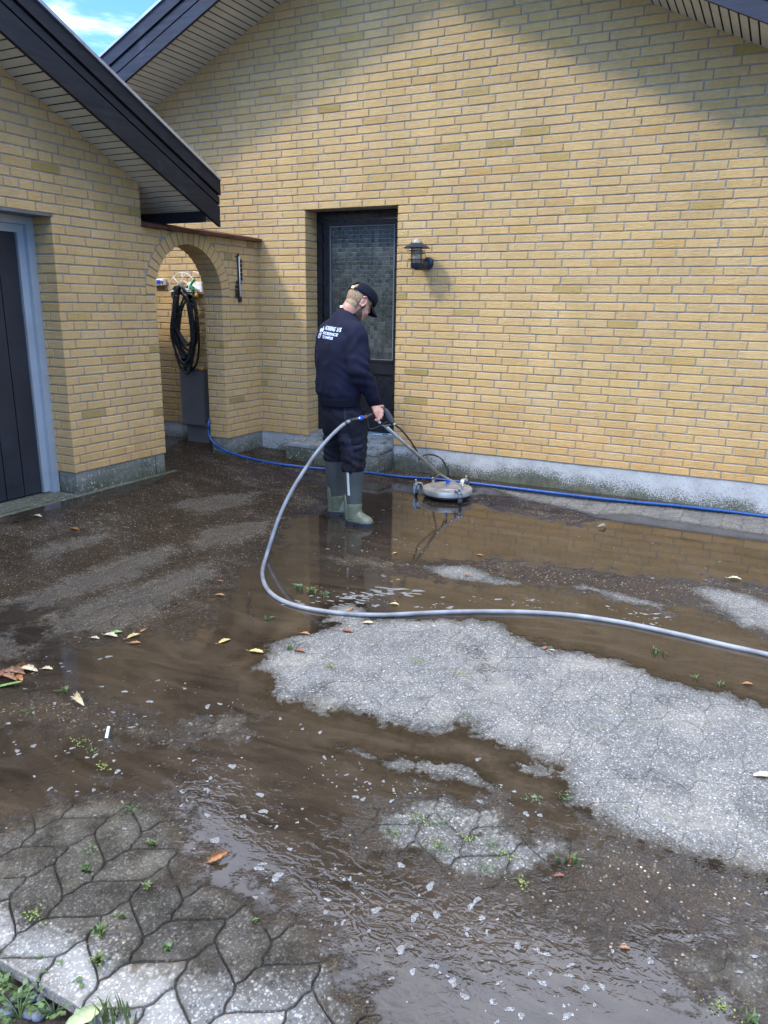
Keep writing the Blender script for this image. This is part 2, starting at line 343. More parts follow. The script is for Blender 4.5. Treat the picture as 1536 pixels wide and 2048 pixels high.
def paver_fn(n):
    o=n.obj(); tone=n.sep(n.attr('tone','Color'))
    v1=n.add('TexVoronoi',{'Vector':o,'Scale':88.}); d1=v1.outputs['Distance']; r1=n.sep(v1.outputs['Color'])
    v2=n.add('TexVoronoi',{'Vector':n.add('VectorMath',{0:o,1:(3.1,1.7,0)},operation='ADD').outputs[0],'Scale':260.}); r2=n.sep(v2.outputs['Color'])
    big=n.noise(o,1.3,6,.65); med=n.noise(o,7,5,.65)
    c=n.mix(n.mr(med,.3,.7),(.091,.086,.075),(.148,.140,.123))
    c=n.mix(n.mr(r2[0],.5,1,0,.55),c,(.10,.10,.105)); c=n.mix(n.mr(r2[1],.78,.97,0,.7),c,(.38,.375,.36))
    peb=n.math('MULTIPLY',n.mr(d1,.34,.48,1,0),n.mr(r1[0],.64,.72))
    pc=n.mix(r1[1],(.19,.18,.155),(.43,.415,.375)); pc=n.mix(n.mr(r1[2],.92,.95,0,.7),pc,(.26,.17,.10))
    c=n.mix(n.math('MULTIPLY',peb,.85),c,pc)
    dk=n.math('MULTIPLY',n.mr(d1,.30,.45,1,0),n.mr(r1[2],.12,.24,1,0)); c=n.mix(n.math('MULTIPLY',dk,.7),c,(.05,.052,.06))
    # per-stone tone, silt, lichen, grime
    c=n.mix(1,c,n.mix(tone[0],(.90,.91,.93),(1.10,1.09,1.07)),'MULTIPLY')
    c=n.mix(n.mr(n.noise(o,3.3,5,.6),.52,.75,0,.40),c,(.30,.27,.21))
    c=n.mix(n.mr(n.noise(o,2.1,6,.7),.60,.74,0,.85),c,n.mix(1,c,(.28,.28,.29),'MULTIPLY'))
    st5=n.math('MULTIPLY',n.mr(n.noise(o,3.4,3,.5),.60,.68),n.mr(n.noise(o,60,4,.7),.42,.58)); c=n.mix(n.math('MULTIPLY',st5,.85),c,(.030,.030,.030))
    lic=n.mr(n.noise(o,24,4,.6),.66,.70); c=n.mix(n.math('MULTIPLY',lic,n.mr(n.noise(o,1.9,3),.5,.6,0,.7)),c,(.42,.42,.37))
    gr=n.math('MULTIPLY',n.mr(n.noise(o,15,4,.7),.58,.70),n.mr(n.noise(o,2.7,3),.48,.62)); c=n.mix(n.math('MULTIPLY',gr,.5),c,(.12,.14,.045))
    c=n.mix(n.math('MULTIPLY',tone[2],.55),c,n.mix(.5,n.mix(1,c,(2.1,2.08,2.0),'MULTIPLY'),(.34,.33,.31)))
    edge=tone[1]; c=n.mix(n.math('MULTIPLY',edge,.45),c,(.06,.055,.045))
    h=n.math('ADD',n.math('MULTIPLY',n.mr(d1,0,.5,1,0),n.mr(r1[0],.4,.7,.2,1.)),n.math('MULTIPLY',n.noise(o,420,2),.5))
    return {'Base Color':c,'Roughness':.85,'Specular IOR Level':.3,'Normal':n.bump(h,.75,.0035)}
M['paver']=pbr('exposed_aggregate_paver',fn=paver_fn)
def foam_mat():
    m,n,out=newmat('dirty_foam'); o=n.obj(); v=n.add('TexVoronoi',{'Vector':o,'Scale':230.},feature='DISTANCE_TO_EDGE').outputs['Distance']; q=n.noise(o,90,3)
    b=n.add('BsdfPrincipled',{'Base Color':n.mix(n.mr(v,.0,.25),(.29,.285,.275),(.13,.125,.115)),'Roughness':.3,'Normal':n.bump(v,.9,.003)})
    t=n.add('BsdfTransparent',{'Color':(.9,.9,.9)}); x=n.add('MixShader',{0:n.math('MULTIPLY',n.mr(v,.02,.30,1.,.62),n.mr(q,.3,.5,.7,1.)),1:t.outputs[0],2:b.outputs[0]}); n.l.new(x.outputs[0],out.inputs[0]); return m
M['foam']=foam_mat()
def water_mat():
    m,n,out=newmat('muddy_water')
    o=n.obj(); dry=n.attr('dry'); film=n.attr('film'); rip=n.attr('rip'); jt=n.attr('damp')
    n1=n.noise(o,38,5,.65); n2=n.noise(o,9,5,.6); n3=n.noise(o,150,3,.6)
    # coverage of the sheet: fades at the ragged shore
    d=n.math('ADD',dry,n.math('ADD',n.mr(n1,.25,.75,-.030,.030),n.math('ADD',n.mr(n2,.25,.75,-.04,.04),n.mr(n3,.25,.75,-.010,.010))))
    f=n.math('ADD',film,n.math('ADD',n.mr(n2,.25,.75,-.16,.16),n.mr(n1,.25,.75,-.07,.07)))
    fl=n.mr(f,-.07,.07,0,1,True)               # 1 = thin film on the stones
    v88=n.add('TexVoronoi',{'Vector':o,'Scale':88.}); c88=n.sep(v88.outputs['Color']); v46=n.add('TexVoronoi',{'Vector':o,'Scale':52.}); c46=n.sep(v46.outputs['Color'])
    pk=n.math('MAXIMUM',n.math('MULTIPLY',n.mr(v88.outputs['Distance'],.36,.48,1,0),n.mr(c88[0],.56,.64)),n.math('MULTIPLY',n.mr(v46.outputs['Distance'],.30,.42,1,0),n.mr(c46[0],.76,.80)))
    patch=n.mr(n.noise(n.scale(o,(1.,2.0,1)),2.7,5,.65,.5),.40,.60)
    poke=n.math('MULTIPLY',n.math('MULTIPLY',pk,fl),n.math('MULTIPLY',patch,jt))
    cov=n.math('MULTIPLY',n.mr(d,-.004,.010,1,0,True),n.math('SUBTRACT',1.,n.math('MULTIPLY',poke,.35)))
    shore=n.mr(d,-.075,-.0,0,1)                # thins toward the dry stones
    flow=n.noise(n.scale(o,(1,3.2,1)),2.6,6,.62,1.6)
    mudc=n.mix(n.mr(flow,.3,.72),(.022,.0155,.0098),(.058,.042,.028))
    mud=n.add('BsdfDiffuse',{'Color':mudc})
    stk=n.mr(n.noise(n.scale(o,(.9,2.2,1)),1.9,5,.62,.5),.50,.60)
    hn=n.math('ADD',n.attr('half'),n.math('ADD',n.mr(n2,.25,.75,-.3,.3),n.mr(n1,.25,.75,-.25,.25)))
    hs=n.mr(hn,.30,.75,0,1,True); stk=n.math('MAXIMUM',n.math('MULTIPLY',stk,.45),hs)
    bias=n.math('MULTIPLY',stk,.34)
    wp=n.math('MAXIMUM',n.math('MULTIPLY',n.mr(v88.outputs['Distance'],.24,.38,1,0),n.mr(n.math('ADD',c88[0],bias),.82,.88)),n.math('MULTIPLY',n.mr(n.sep(o)[1],-4.1,-2.8),n.math('MULTIPLY',n.mr(v46.outputs['Distance'],.26,.38,1,0),n.mr(n.math('ADD',c46[0],bias),.86,.90))))
    wp=n.math('MULTIPLY',n.math('MULTIPLY',wp,n.math('SUBTRACT',1.,jt)),n.mr(f,-.06,.12,.0,1))
    tint=n.mix(fl,(.30,.24,.17),n.mix(stk,(.56,.45,.325),(.96,.86,.735)))
    tint=n.mix(jt,tint,n.mix(n.mr(n2,.35,.65),(.50,.475,.43),(.80,.775,.735)))
    tr=n.add('BsdfTransparent',{'Color':tint})
    murk=n.mix(n.math('MAXIMUM',fl,n.math('MULTIPLY',shore,.75)),n.mix(n.mr(n.noise(o,2.2,4),.38,.62),(.74,)*3,(.95,)*3),n.mix(jt,n.mix(stk,n.mix(n.mr(n2,.35,.65),(.0,)*3,(.16,)*3),(.0,)*3),(.04,)*3))
    body=n.add('MixShader',{0:murk,1:tr.outputs[0],2:mud.outputs[0]})
    # surface: ripples on the pools, pebbles poking through the film
    w1=n.noise(n.scale(o,(1.,1.5,1)),21,2,.5,1.2); w2=n.noise(n.scale(o,(1.5,.8,1)),52,2,.5,.6)
    pool=n.bump(n.math('ADD',w1,n.math('MULTIPLY',w2,.22)),n.mr(rip,0,1,.010,.28),.012)
    v=n.add('TexVoronoi',{'Vector':o,'Scale':115.}); pv=n.mr(v.outputs['Distance'],0,.6,1,0)
    rough=n.bump(n.math('ADD',n.math('MULTIPLY',pv,.8),n.math('ADD',n.noise(o,60,4),n.math('MULTIPLY',n.noise(o,330,2),.7))),n.mr(stk,0,1,.6,1.),.012)
    nrm=n.add('Mix',{0:fl,4:pool,5:rough},data_type='VECTOR').outputs[1]
    gl=n.add('BsdfGlossy',{'Color':(1,1,1),'Roughness':n.math('ADD',.025,n.math('MULTIPLY',fl,n.mr(stk,0,1,.07,.25))),'Normal':nrm})
    fr=n.add('Fresnel',{'IOR':1.5,'Normal':nrm}).outputs[0]
    wet=n.math('MULTIPLY',fr,n.mix(jt,n.mix(fl,(1,)*3,n.mix(stk,(.55,)*3,(.8,)*3)),(.30,)*3))
    full=n.add('MixShader',{0:wet,1:body.outputs[0],2:gl.outputs[0]})
    halo=n.math('MULTIPLY',n.mr(d,.0,.085,1,0,True),n.mr(n2,.35,.6,.35,1.))
    clear=n.add('BsdfTransparent',{'Color':n.mix(n.math('MULTIPLY',halo,n.mr(poke,0,.2,1,0)),(1,1,1),(.60,.58,.55))})
    pebs=n.add('BsdfPrincipled',{'Base Color':n.mix(c88[1],(.10,.075,.045),n.mix(c46[2],(.32,.245,.15),(.55,.51,.44))),'Roughness':.3})
    full=n.add('MixShader',{0:wp,1:full.outputs[0],2:pebs.outputs[0]})
    end=n.add('MixShader',{0:cov,1:clear.outputs[0],2:full.outputs[0]})
    n.l.new(end.outputs[0],out.inputs[0]); return m
M['water']=water_mat()
# ---------------------------------------------------------------- sky reaches round everything through the world; ground sheet to the horizon
gm=MB()
gm.poly([(-400,-400,-.075),(400,-400,-.075),(400,400,-.075),(-400,400,-.075)],[(0,1,2,3)])
tag(gm.build('ground',M['soil']),kind='structure')
# ---------------------------------------------------------------- bricks
COURSE=.06667; BM=.2312; PZ=.235
def pick_tone(k=0.):
    t=random.random()
    base=(.655,.438,.198)
    if t<.018: base=(.55,.375,.14)         # olive
    elif t<.055: base=(.63,.40,.16)       # orange
    elif t<.2: base=(.66,.455,.215)        # pale
    elif t<.21: base=(.45,.32,.115)        # dark
    v=random.uniform(.94,1.06); w=random.uniform(-.012,.012)
    return (base[0]*v+w*.4,base[1]*v,base[2]*v-w,1)
def brick_face(mb,O,u,w,nrm,a,b,z0,z1,dep=.0045,tone=None):
    """one brick face: proud of the mortar, softened arris; O origin, u along wall, z up"""
    O=np.asarray(O,float);u=np.asarray(u,float);w=np.asarray(w,float);nrm=np.asarray(nrm,float)
    e=.0035; j=lambda:random.uniform(-.0012,.0012); out=random.uniform(-.0016,.0010)
    P=lambda s,z,d:O+u*s+w*z+nrm*d
    back=[P(a,z0,-.012),P(b,z0,-.012),P(b,z1,-.012),P(a,z1,-.012)]
    mid=[P(a+j(),z0+j(),-e+out),P(b+j(),z0+j(),-e+out),P(b+j(),z1+j(),-e+out),P(a+j(),z1+j(),-e+out)]
    fr=[P(a+e,z0+e,out),P(b-e,z0+e,out),P(b-e,z1-e,out),P(a+e,z1-e,out)]
    mb.poly(back+mid+fr,[(8,9,10,11)]+[(4+i,4+(i+1)%4,8+(i+1)%4,8+i) for i in range(4)]+[(i,(i+1)%4,4+(i+1)%4,4+i) for i in range(4)],0,tone or pick_tone())
def brick_rows(mb,O,u,nrm,rows,allow,phase=0.,half=0.,z0=PZ,up=(0,0,1)):
    """running bond with quarter steps; allow(r,zmid) -> list of intervals along u"""
    J=.0092
    for r in rows:
        za=z0+r*COURSE+.0; zb=za+COURSE-J
        off=phase+{0:0,1:-.25,2:0,3:.25}[r%4]*BM
        for (A,B) in allow(r,(za+zb)/2):
            if B-A<.03: continue
            k0=math.floor((A-off)/BM)-1; cuts=[A]
            k=k0
            while off+k*BM<B-.035:
                c=off+k*BM
                if c>A+.045:
                    cuts.append(c)
                    if random.random()<half and c+BM*.5<B-.05: cuts.append(c+BM*.5)
                k+=1
            cuts.append(B)
            for i in range(len(cuts)-1):
                a=cuts[i]+(J/2 if i else 0); b=cuts[i+1]-(J/2 if i<len(cuts)-2 else 0)
                if b-a>.02: brick_face(mb,O,u,up,nrm,a+random.uniform(-.0015,.0015)*(i>0),b,za+random.uniform(-.001,.001),zb+random.uniform(-.001,.001))
# ---------------------------------------------------------------- main house
DL,DR,DTOP=.557,1.527,PZ+32*COURSE
def gz(x): return min(3.943+.4475*x,5.329-.48*x)
APX=(5.329-3.943)/(.4475+.48); APZ=3.943+.4475*APX
house=empty('brick_house',(APX,0,0),'yellow brick house with a black-edged gable and a dark glazed door','house')
mb=MB()
XL,XR=-3.2,6.6
def allow_main(r,z):
    za=z-COURSE/2; zt=z
    l=max(XL,(zt-3.99)/.4475); rr=min(XR,(5.376-zt)/.48)
    if rr<=l: return []
    if za<DTOP-.02: return [(l,DL),(DR,rr)]
    return [(l,rr)]
brick_rows(mb,(0,0,0),(1,0,0),(0,-1,0),range(0,66),allow_main,phase=3.9453%BM)
mb.build('gable_brickwork',M['brick'],house)
wb=MB(); dp=.0065
def slab(x0,x1): 
    xs=[x0]+[x for x in (APX,) if x0<x<x1]+[x1]
    z0=DTOP if (x0>=DL-.01 and x1<=DR+.01) else PZ
    wb.prism([(x0,dp,z0),(x1,dp,z0)]+[(x,dp,gz(x)+.05) for x in xs[::-1]],(0,.33,0))
slab(XL,DL-dp);slab(DL-dp,DR+dp);slab(DR+dp,XR)
wb.build('mortar_backing',M['mortar'],house)
REV=.2
rv=MB(); brick_rows(rv,(DL,0,0),(0,1,0),(1,0,0),range(0,32),lambda r,z:[(.0,REV+.09)],phase=.115+.0); rv.build('door_reveal_brickwork',M['brick'],house); rv=MB()
brick_rows(rv,(DR,0,0),(0,1,0),(-1,0,0),range(0,32),lambda r,z:[(.0,REV+.09)],phase=.115)
rv.build('door_reveal_brickwork',M['brick'],house)
for A_,B_2 in (((XL,.012,-.06),(DL,.34,PZ)),((DR,.012,-.06),(XR,.34,PZ)),((DL,.02,-.06),(DR,.34,PZ-.03))): pl=MB(); pl.box(A_,B_2); pl.build('plinth',M['plinth'],house)
# soffits, fascias, roof
def soffit_planks(mb,axis,s0,s1,zfun,d0,d1,pitch=.062,ax2sign=-1):
    s=s0
    while s<s1-1e-6:
        e=min(s+pitch,s1)
        pts=[]
        for (ss,g_) in ((s+.0065,0),(e-.0065,0)): pts.append((ss,zfun(ss)))
        (a,za),(b,zb)=pts; jit=random.uniform(-.0015,.0015)
        if axis=='x': P=[(a,d0,za+jit),(b,d0,zb+jit),(b,d0,zb+.004),(a,d0,za+.004)]; dv=(0,d1-d0,0)
        else: P=[(d0,a,za+jit),(d0,b,zb+jit),(d0,b,zb+.004),(d0,a,za+.004)]; dv=(d1-d0,0,0)
        mb.prism(P,dv); s=e
OV=.58
sm=MB(); soffit_planks(sm,'x',-3.4,APX,lambda x:3.943+.4475*x,-OV+.03,0.02); soffit_planks(sm,'x',APX,6.8,lambda x:5.329-.48*x,-OV+.03,0.02)
sm.build('soffit',M['soffit'],house)
sg=MB()
for x0,x1,fz in ((-3.4,APX,lambda x:3.943+.4475*x),(APX,6.8,lambda x:5.329-.48*x)):
    sg.prism([(x0,-OV+.02,fz(x0)+.0065),(x1,-OV+.02,fz(x1)+.0065),(x1,-OV+.02,fz(x1)+.03),(x0,-OV+.02,fz(x0)+.03)],(0,OV+.03,0))
sg.build('soffit_backing',M['gap'],house)
def fascia(mb,side,parts):
    for (lo,hi,y0,y1) in parts:
        if side=='l': x0,x1,fz=-3.4,APX,lambda x:3.932+.4475*x
        else: x0,x1,fz=APX,6.8,lambda x:5.318-.48*x
        mb.prism([(x0,y0,fz(x0)+lo),(x1,y0,fz(x1)+lo),(x1,y0,fz(x1)+hi),(x0,y0,fz(x0)+hi)],(0,y1-y0,0))
FP=[(0,.110,-OV,-OV+.028),(.123,.209,-OV-.001,-OV+.027),(.222,.335,-OV-.016,-OV+.028)]
for sd in 'lr':
    f=MB(); fascia(f,sd,FP); f.build('verge_board',M['fascia'],house)
    t=MB(); fascia(t,sd,[(.337,.362,-OV-.03,-OV+.05)]); t.build('verge_trim',M['trim'],house)
rf=MB()
for x0,x1,fz in ((-3.4,APX,lambda x:3.932+.4475*x),(APX,6.8,lambda x:5.318-.48*x)):
    rf.prism([(x0,-OV+.032,fz(x0)+.05),(x1,-OV+.032,fz(x1)+.05),(x1,-OV+.032,fz(x1)+.345),(x0,-OV+.032,fz(x0)+.345)],(0,8.5,0))
rf.build('roof',M['roof'],house)
# rear body of the house
for x0_,z1_ in ((XL,2.4),(XR-.3,2.1)): hb=MB(); hb.box((x0_,.345,0),(x0_+.3,8,z1_)); hb.build('side_wall',M['mortar'],house)
# ---------------------------------------------------------------- door
yF=REV
dm=MB(); zD=.30
dm.box((DL+.002,yF,zD-.02),(DL+.058,yF+.09,DTOP-.002)); dm.box((DR-.058,yF,zD-.02),(DR-.002,yF+.09,DTOP-.002)); dm.box((DL+.058,yF,DTOP-.075),(DR-.058,yF+.09,DTOP-.002))
door=dm.build('door',M['black_paint'],house)
lf=MB(); L0,L1,y1=DL+.066,DR-.066,yF+.018
lf.box((L0,y1,zD),(L0+.068,y1+.05,DTOP-.082),0,.003); lf.box((L1-.068,y1,zD),(L1,y1+.05,DTOP-.082),0,.003)
lf.box((L0+.068,y1+.001,2.238),(L1-.068,y1+.05,DTOP-.082),0,.003); lf.box((L0+.068,y1+.001,.868),(L1-.068,y1+.05,1.000),0,.003); lf.box((L0+.068,y1+.001,zD),(L1-.068,y1+.05,zD+.11),0,.003)
lf.box((L0+.068,y1+.018,zD+.11),(L1-.068,y1+.04,.868))
lf.box((L0+.064,y1-.006,.985),(L1-.064,y1+.002,1.006))
lf.build('door_leaf',M['black_paint'],door)
gp=MB(); gp.box((L0+.075,y1+.02,1.008),(L1-.075,y1+.028,2.23)); gp.build('glass_pane',M['glass'],door)
bd=MB()
for a,b in (((L0+.068,y1+.006,1.000),(L0+.078,y1+.030,2.238)),((L1-.078,y1+.006,1.000),(L1-.068,y1+.030,2.238)),((L0+.078,y1+.006,2.228),(L1-.078,y1+.030,2.238)),((L0+.078,y1+.006,1.000),(L1-.078,y1+.030,1.012))): bd.box(a,b)
bd.build('glazing_bead',M['cabinet'],door)
hd=MB(); hx=L0+.034; hd.box((hx-.018,y1-.008,1.02),(hx+.018,y1,1.26),0,.004); hd.tube([(hx,y1-.008,1.19),(hx,y1-.05,1.19)],.009); hd.tube(spline([(hx,y1-.05,1.19),(hx+.03,y1-.054,1.19),(hx+.12,y1-.05,1.19)],5),.009)
hd.build('handle',M['steel_dull'],door,True,None,40)
th=MB(); th.prism([(DL+.004,.0,PZ-.028),(DL+.004,yF+.12,PZ+.02),(DL+.004,yF+.12,zD-.022),(DL+.004,yF-.02,zD-.022),(DL+.004,.0,zD-.055)],(DR-DL-.008,0,0))
th.build('threshold',M['step_top'],house)
# step
st=empty('doorstep',(1.0,-.14,0),'weathered concrete doorstep block under the black door','step')
b=MB(); b.box((.488,-.29,-.04),(1.512,.008,.168),0,.006); b.build('block',M['concrete'],st)
b=MB(); b.poly([(.484,-.296,.170),(1.516,-.296,.170),(1.516,.006,.196),(.484,.006,.196),(.484,-.296,.196),(1.516,-.296,.196),(1.516,.006,.226),(.484,.006,.226)],[(3,2,1,0),(4,5,6,7),(0,1,5,4),(1,2,6,5),(2,3,7,6),(3,0,4,7)]); b.build('top_slab',M['step_top'],st)
# ---------------------------------------------------------------- garage
GA=-4.4; GS=.465
def ggz(y): return 2.42-GS*(y+1.552) if y>GA else 2.42-GS*(GA+1.552)+GS*(y-GA)
garage=empty('garage',(0,-4.2,0),'low brick garage with a black boarded door and steep black verge','garage')
GY0,GY1=-8.0,-1.54; DY0,DY1=-5.0,-2.41; GDT=PZ+28*COURSE-.022
mb=MB()
def allow_g(r,z):
    l=max(GY0,GA-(ggz(GA)+.05-z)/GS); h=min(GY1,GA+(ggz(GA)+.05-z)/GS)
    if h<=l: return []
    if z<GDT: return [(l,DY0),(DY1,h)]
    return [(l,h)]
# u runs along +y
brick_rows(mb,(0,0,0),(0,1,0),(1,0,0),range(0,56),allow_g,phase=-2.41+.115,half=.16)
mb.build('gable_brickwork',M['brick'],garage)
wb=MB()
def gslab(y0,y1,z0):
    ys=[y0]+[y for y in (GA,) if y0<y<y1]+[y1]
    wb.prism([(-dp,y0,z0),(-dp,y1,z0)]+[(-dp,y,ggz(y)+.05) for y in ys[::-1]],(-.26,0,0))
gslab(GY0,DY0,PZ); gslab(DY0,DY1+dp,GDT+.022); gslab(DY1+dp,GY1-.007,PZ)
wb.build('mortar_backing',M['mortar'],garage)
rv=MB(); brick_rows(rv,(0,DY1,0),(-1,0,0),(0,-1,0),range(0,28),lambda r,z:[(.0,.262)],phase=.17)
brick_rows(rv,(0,GY1,0),(-1,0,0),(0,1,0),range(0,33),lambda r,z:[(.0,6.)],phase=.17)
rv.build('return_brickwork',M['brick'],garage)
b=MB(); b.box((-6,GY1-.27,PZ),(-.27,GY1-.007,2.3)); b.build('side_wall',M['mortar'],garage)
for A_,B_2 in (((-.35,GY0,-.06),(-.012,DY0,PZ)),((-.265,DY1+.012,-.06),(-.012,GY1-.012,PZ)),((-6,GY1-.27,-.06),(-.266,GY1-.012,PZ))): b=MB(); b.box(A_,B_2); b.build('plinth',M['plinth_dark'],garage)
b=MB(); b.box((-.20,DY0-.1,GDT),(.004,DY1+.012,GDT+.02)); b.build('lintel',M['lintel'],garage)
# garage door
gd=MB(); y=DY1-.125
while y>DY0+.1:
    gd.box((-.262,y-.148,.085),(-.238,y-.004,1.975)); y-=.152
door2=gd.build('garage_door',M['black_panel'],garage)
b=MB(); b.box((-.275,DY0,.05),(-.263,DY1-.02,2.06)); b.build('door_backing',M['gap'],door2)
b=MB()
b.box((-.27,DY1-.062,.07),(-.188,DY1-.001,2.09)); b.box((-.268,DY1-.118,.08),(-.222,DY1-.062,2.03)); b.box((-.27,DY0,2.028),(-.19,DY1-.062,2.086)); b.box((-.268,DY0,1.972),(-.224,DY1-.118,2.028))
fo=b.build('frame',M['zinc'],door2)
for z in (.22,.62,1.02,1.42,1.82,2.0):
    sc=MB(); sc.lathe((-.187,DY1-.03,z),[(.0001,.003),(.004,.002),(.0045,0)],8,0,(1,0,0)); sc.build('rivet',M['steel_dull'],fo)
# garage soffit, fascia, roof
GO=.35
sm=MB(); soffit_planks(sm,'y',-8.4,GA,ggz,-.02,GO-.03); soffit_planks(sm,'y',GA,-1.02,ggz,-.02,GO-.03)
# soffit under the eave beside the passage
soffit_planks(sm,'y',GY1,-1.16,ggz,-6.,-.02)
sm.build('soffit',M['soffit'],garage)
sg=MB()
for y0,y1 in ((-8.4,GA),(GA,-1.03)): sg.prism([(-.02,y0,ggz(y0)+.0065),(-.02,y1,ggz(y1)+.0065),(-.02,y1,ggz(y1)+.02),(-.02,y0,ggz(y0)+.02)],(GO-.02,0,0))
sg.build('soffit_backing',M['gap'],garage)
def gline(y,off): return ggz(y)-.024+off
def gfas(mb,parts):
    for lo,hi,x0,x1 in parts:
        for y0,y1 in ((-8.5,GA),(GA,-.987)):
            mb.prism([(x0,y0,gline(y0,lo)),(x0,y1,gline(y1,lo)),(x0,y1,gline(y1,hi)),(x0,y0,gline(y0,hi))],(x1-x0,0,0))
f=MB(); gfas(f,[(0,.160,GO-.028,GO),(.174,.232,GO-.028,GO+.001),(.246,.352,GO-.028,GO+.016)]); f.build('verge_board',M['fascia2'],garage)
t=MB(); gfas(t,[(.354,.378,GO-.05,GO+.03)]); t.build('verge_trim',M['trim'],garage)
e=MB(); e.box((-6,-1.165,2.155),(GO-.03,-1.135,2.245)); e.build('eave_board',M['fascia2'],garage)
r=MB()
for y0,y1 in ((-8.5,GA),(GA,-.99)):
    r.prism([(GO-.03,y0,gline(y0,.06)),(GO-.03,y1,gline(y1,.06)),(GO-.03,y1,gline(y1,.35)),(GO-.03,y0,gline(y0,.35))],(-6.4,0,0))
r.build('roof',M['roof'],garage)
gu=MB(); gu.tube([(-6,-.95,2.27),(GO-.06,-.95,2.27)],.04,12); gu.build('gutter',M['fascia2'],garage,True)
# ---------------------------------------------------------------- arch wall
arch=empty('arch_wall',(-.1,-.77,0),'low brick wall with a round arched passage between garage and house','wall')
YC=-.998; AR=.427; AZ=1.573; RT_=.112; AT=.215; WT=2.088
mb=MB()
def allow_a(r,z):
    if z<AZ: w=AR
    else: 
        h=z-AZ; w=math.sqrt(max(0,(AR+RT_+.012)**2-h*h)) if h<AR+RT_+.012 else 0
    if z<AZ and z>AZ-.02: w=AR
    if w<=0: return [(GY1,0)]
    return [(GY1,YC-w),(YC+w,0)]
brick_rows(mb,(0,0,0),(0,1,0),(1,0,0),range(0,28),allow_a,phase=-.571+.115,half=.12)
brick_rows(mb,(-AT,0,0),(0,-1,0),(-1,0,0),range(0,28),lambda r,z:[(-b,-a) for a,b in allow_a(r,z)][::-1],phase=.1)
# jambs
brick_rows(mb,(0,YC+AR,0),(-1,0,0),(0,-1,0),range(0,20),lambda r,z:[(0,AT)],phase=.115)
brick_rows(mb,(0,YC-AR,0),(-1,0,0),(0,1,0),range(0,20),lambda r,z:[(0,AT)],phase=.115)
mb.build('brickwork',M['brick'],arch)
vr=MB(); NV=22
for i in range(NV):
    a0=math.pi*i/NV; a1=math.pi*(i+1)/NV; g0=.0055/AR
    tn=pick_tone()
    for s0,s1 in ((0.0025,-.105),(-.113,-AT-.0025)):
        q=[]
        for x in (s0,s1):
            for (a,rr) in ((a0+g0,AR-.001),(a1-g0,AR-.001),(a1-g0*.9,AR+RT_),(a0+g0*.9,AR+RT_)): q.append((x+random.uniform(-.001,.001),YC-math.cos(a)*rr,AZ+math.sin(a)*rr))
        vr.poly(q,[(0,1,2,3),(7,6,5,4),(0,4,5,1),(1,5,6,2),(2,6,7,3),(3,7,4,0)],0,tn)
vr.build('arch_ring',M['brick'],arch)
wb=MB(); e=.0065
for y0,y1 in ((GY1+.0,YC-AR-e),(YC+AR+e,-.0+dp)): wb.box((-AT+e,y0,PZ),(-e,y1,WT))
N=24; ring=[(YC-math.cos(math.pi*i/N)*(AR+e),AZ+math.sin(math.pi*i/N)*(AR+e)) for i in range(N+1)]
for i in range(N):
    (ya,za),(yb,zb)=ring[i],ring[i+1]
    wb.prism([(-e,ya,za),(-e,yb,zb),(-e,yb,WT),(-e,ya,WT)],(-AT+2*e,0,0))
wb.build('mortar_backing',M['mortar'],arch)
for y0,y1 in ((GY1,YC-AR-.012),(YC+AR+.012,.012)): b=MB(); b.box((-AT+.012,y0,-.06),(-.012,y1,PZ)); b.build('plinth',M['plinth_dark'],arch)
b=MB(); y=-1.535
while y<-.02:
    y2=min(y+.255,-.004); b.prism([(.066,y,2.092+random.uniform(-.003,.003)),(.066,y,2.118),(-.10,y,2.150+random.uniform(-.002,.004)),(-.27,y,2.118),(-.27,y,2.092)],(0,y2-y-.004,0)); y=y2
b.build('coping',M['tile_red'],arch)
# ---------------------------------------------------------------- paving
def herring_cells():
    c45=math.sqrt(.5); Wc=.100
    def L2W(a,b): # lattice -> world with a gentle wave so the joints run in S-curves
        w_=.165*np.cos(np.pi*a)*np.cos(np.pi*b); a2=a-w_; b2=b+w_
        return np.stack(((a2-b2)*c45*Wc+3.233,(a2+b2)*c45*Wc-5.475),-1)
    out=[]
    for i in range(-60,90):
        for j in range(-60,110):
            k=(i-j)%4
            if k==0: c=[(i,j),(i+1,j),(i+2,j),(i+2,j+1),(i+1,j+1),(i,j+1)]
            elif k==2: c=[(i,j-1),(i+1,j-1),(i+1,j),(i+1,j+1),(i,j+1),(i,j)]
            else: continue
            cx=sum(p[0] for p in c)/6; cy=sum(p[1] for p in c)/6
            w=L2W(np.array(cx),np.array(cy))
            if not(-2.0<w[0]<6.9 and -5.58<w[1]<.06): continue
            if w[0]<-.32 and w[1]<-1.62: continue
            pts=[]
            for q in range(6):
                (ax,ay),(bx,by)=c[q],c[(q+1)%6]
                for t in (0,.25,.5,.75): pts.append((ax+(bx-ax)*t,ay+(by-ay)*t))
            pts=np.array(pts); out.append(L2W(pts[:,0],pts[:,1]))
    return out
def clip_y(poly,y0):
    res=[]
    for i in range(len(poly)):
        a,b=poly[i],poly[(i+1)%len(poly)]
        if a[1]>=y0: res.append(a)
        if (a[1]>=y0)!=(b[1]>=y0):
            t=(y0-a[1])/(b[1]-a[1]); res.append(a+(b-a)*t)
    return np.array(res) if res else None
pv=MB()
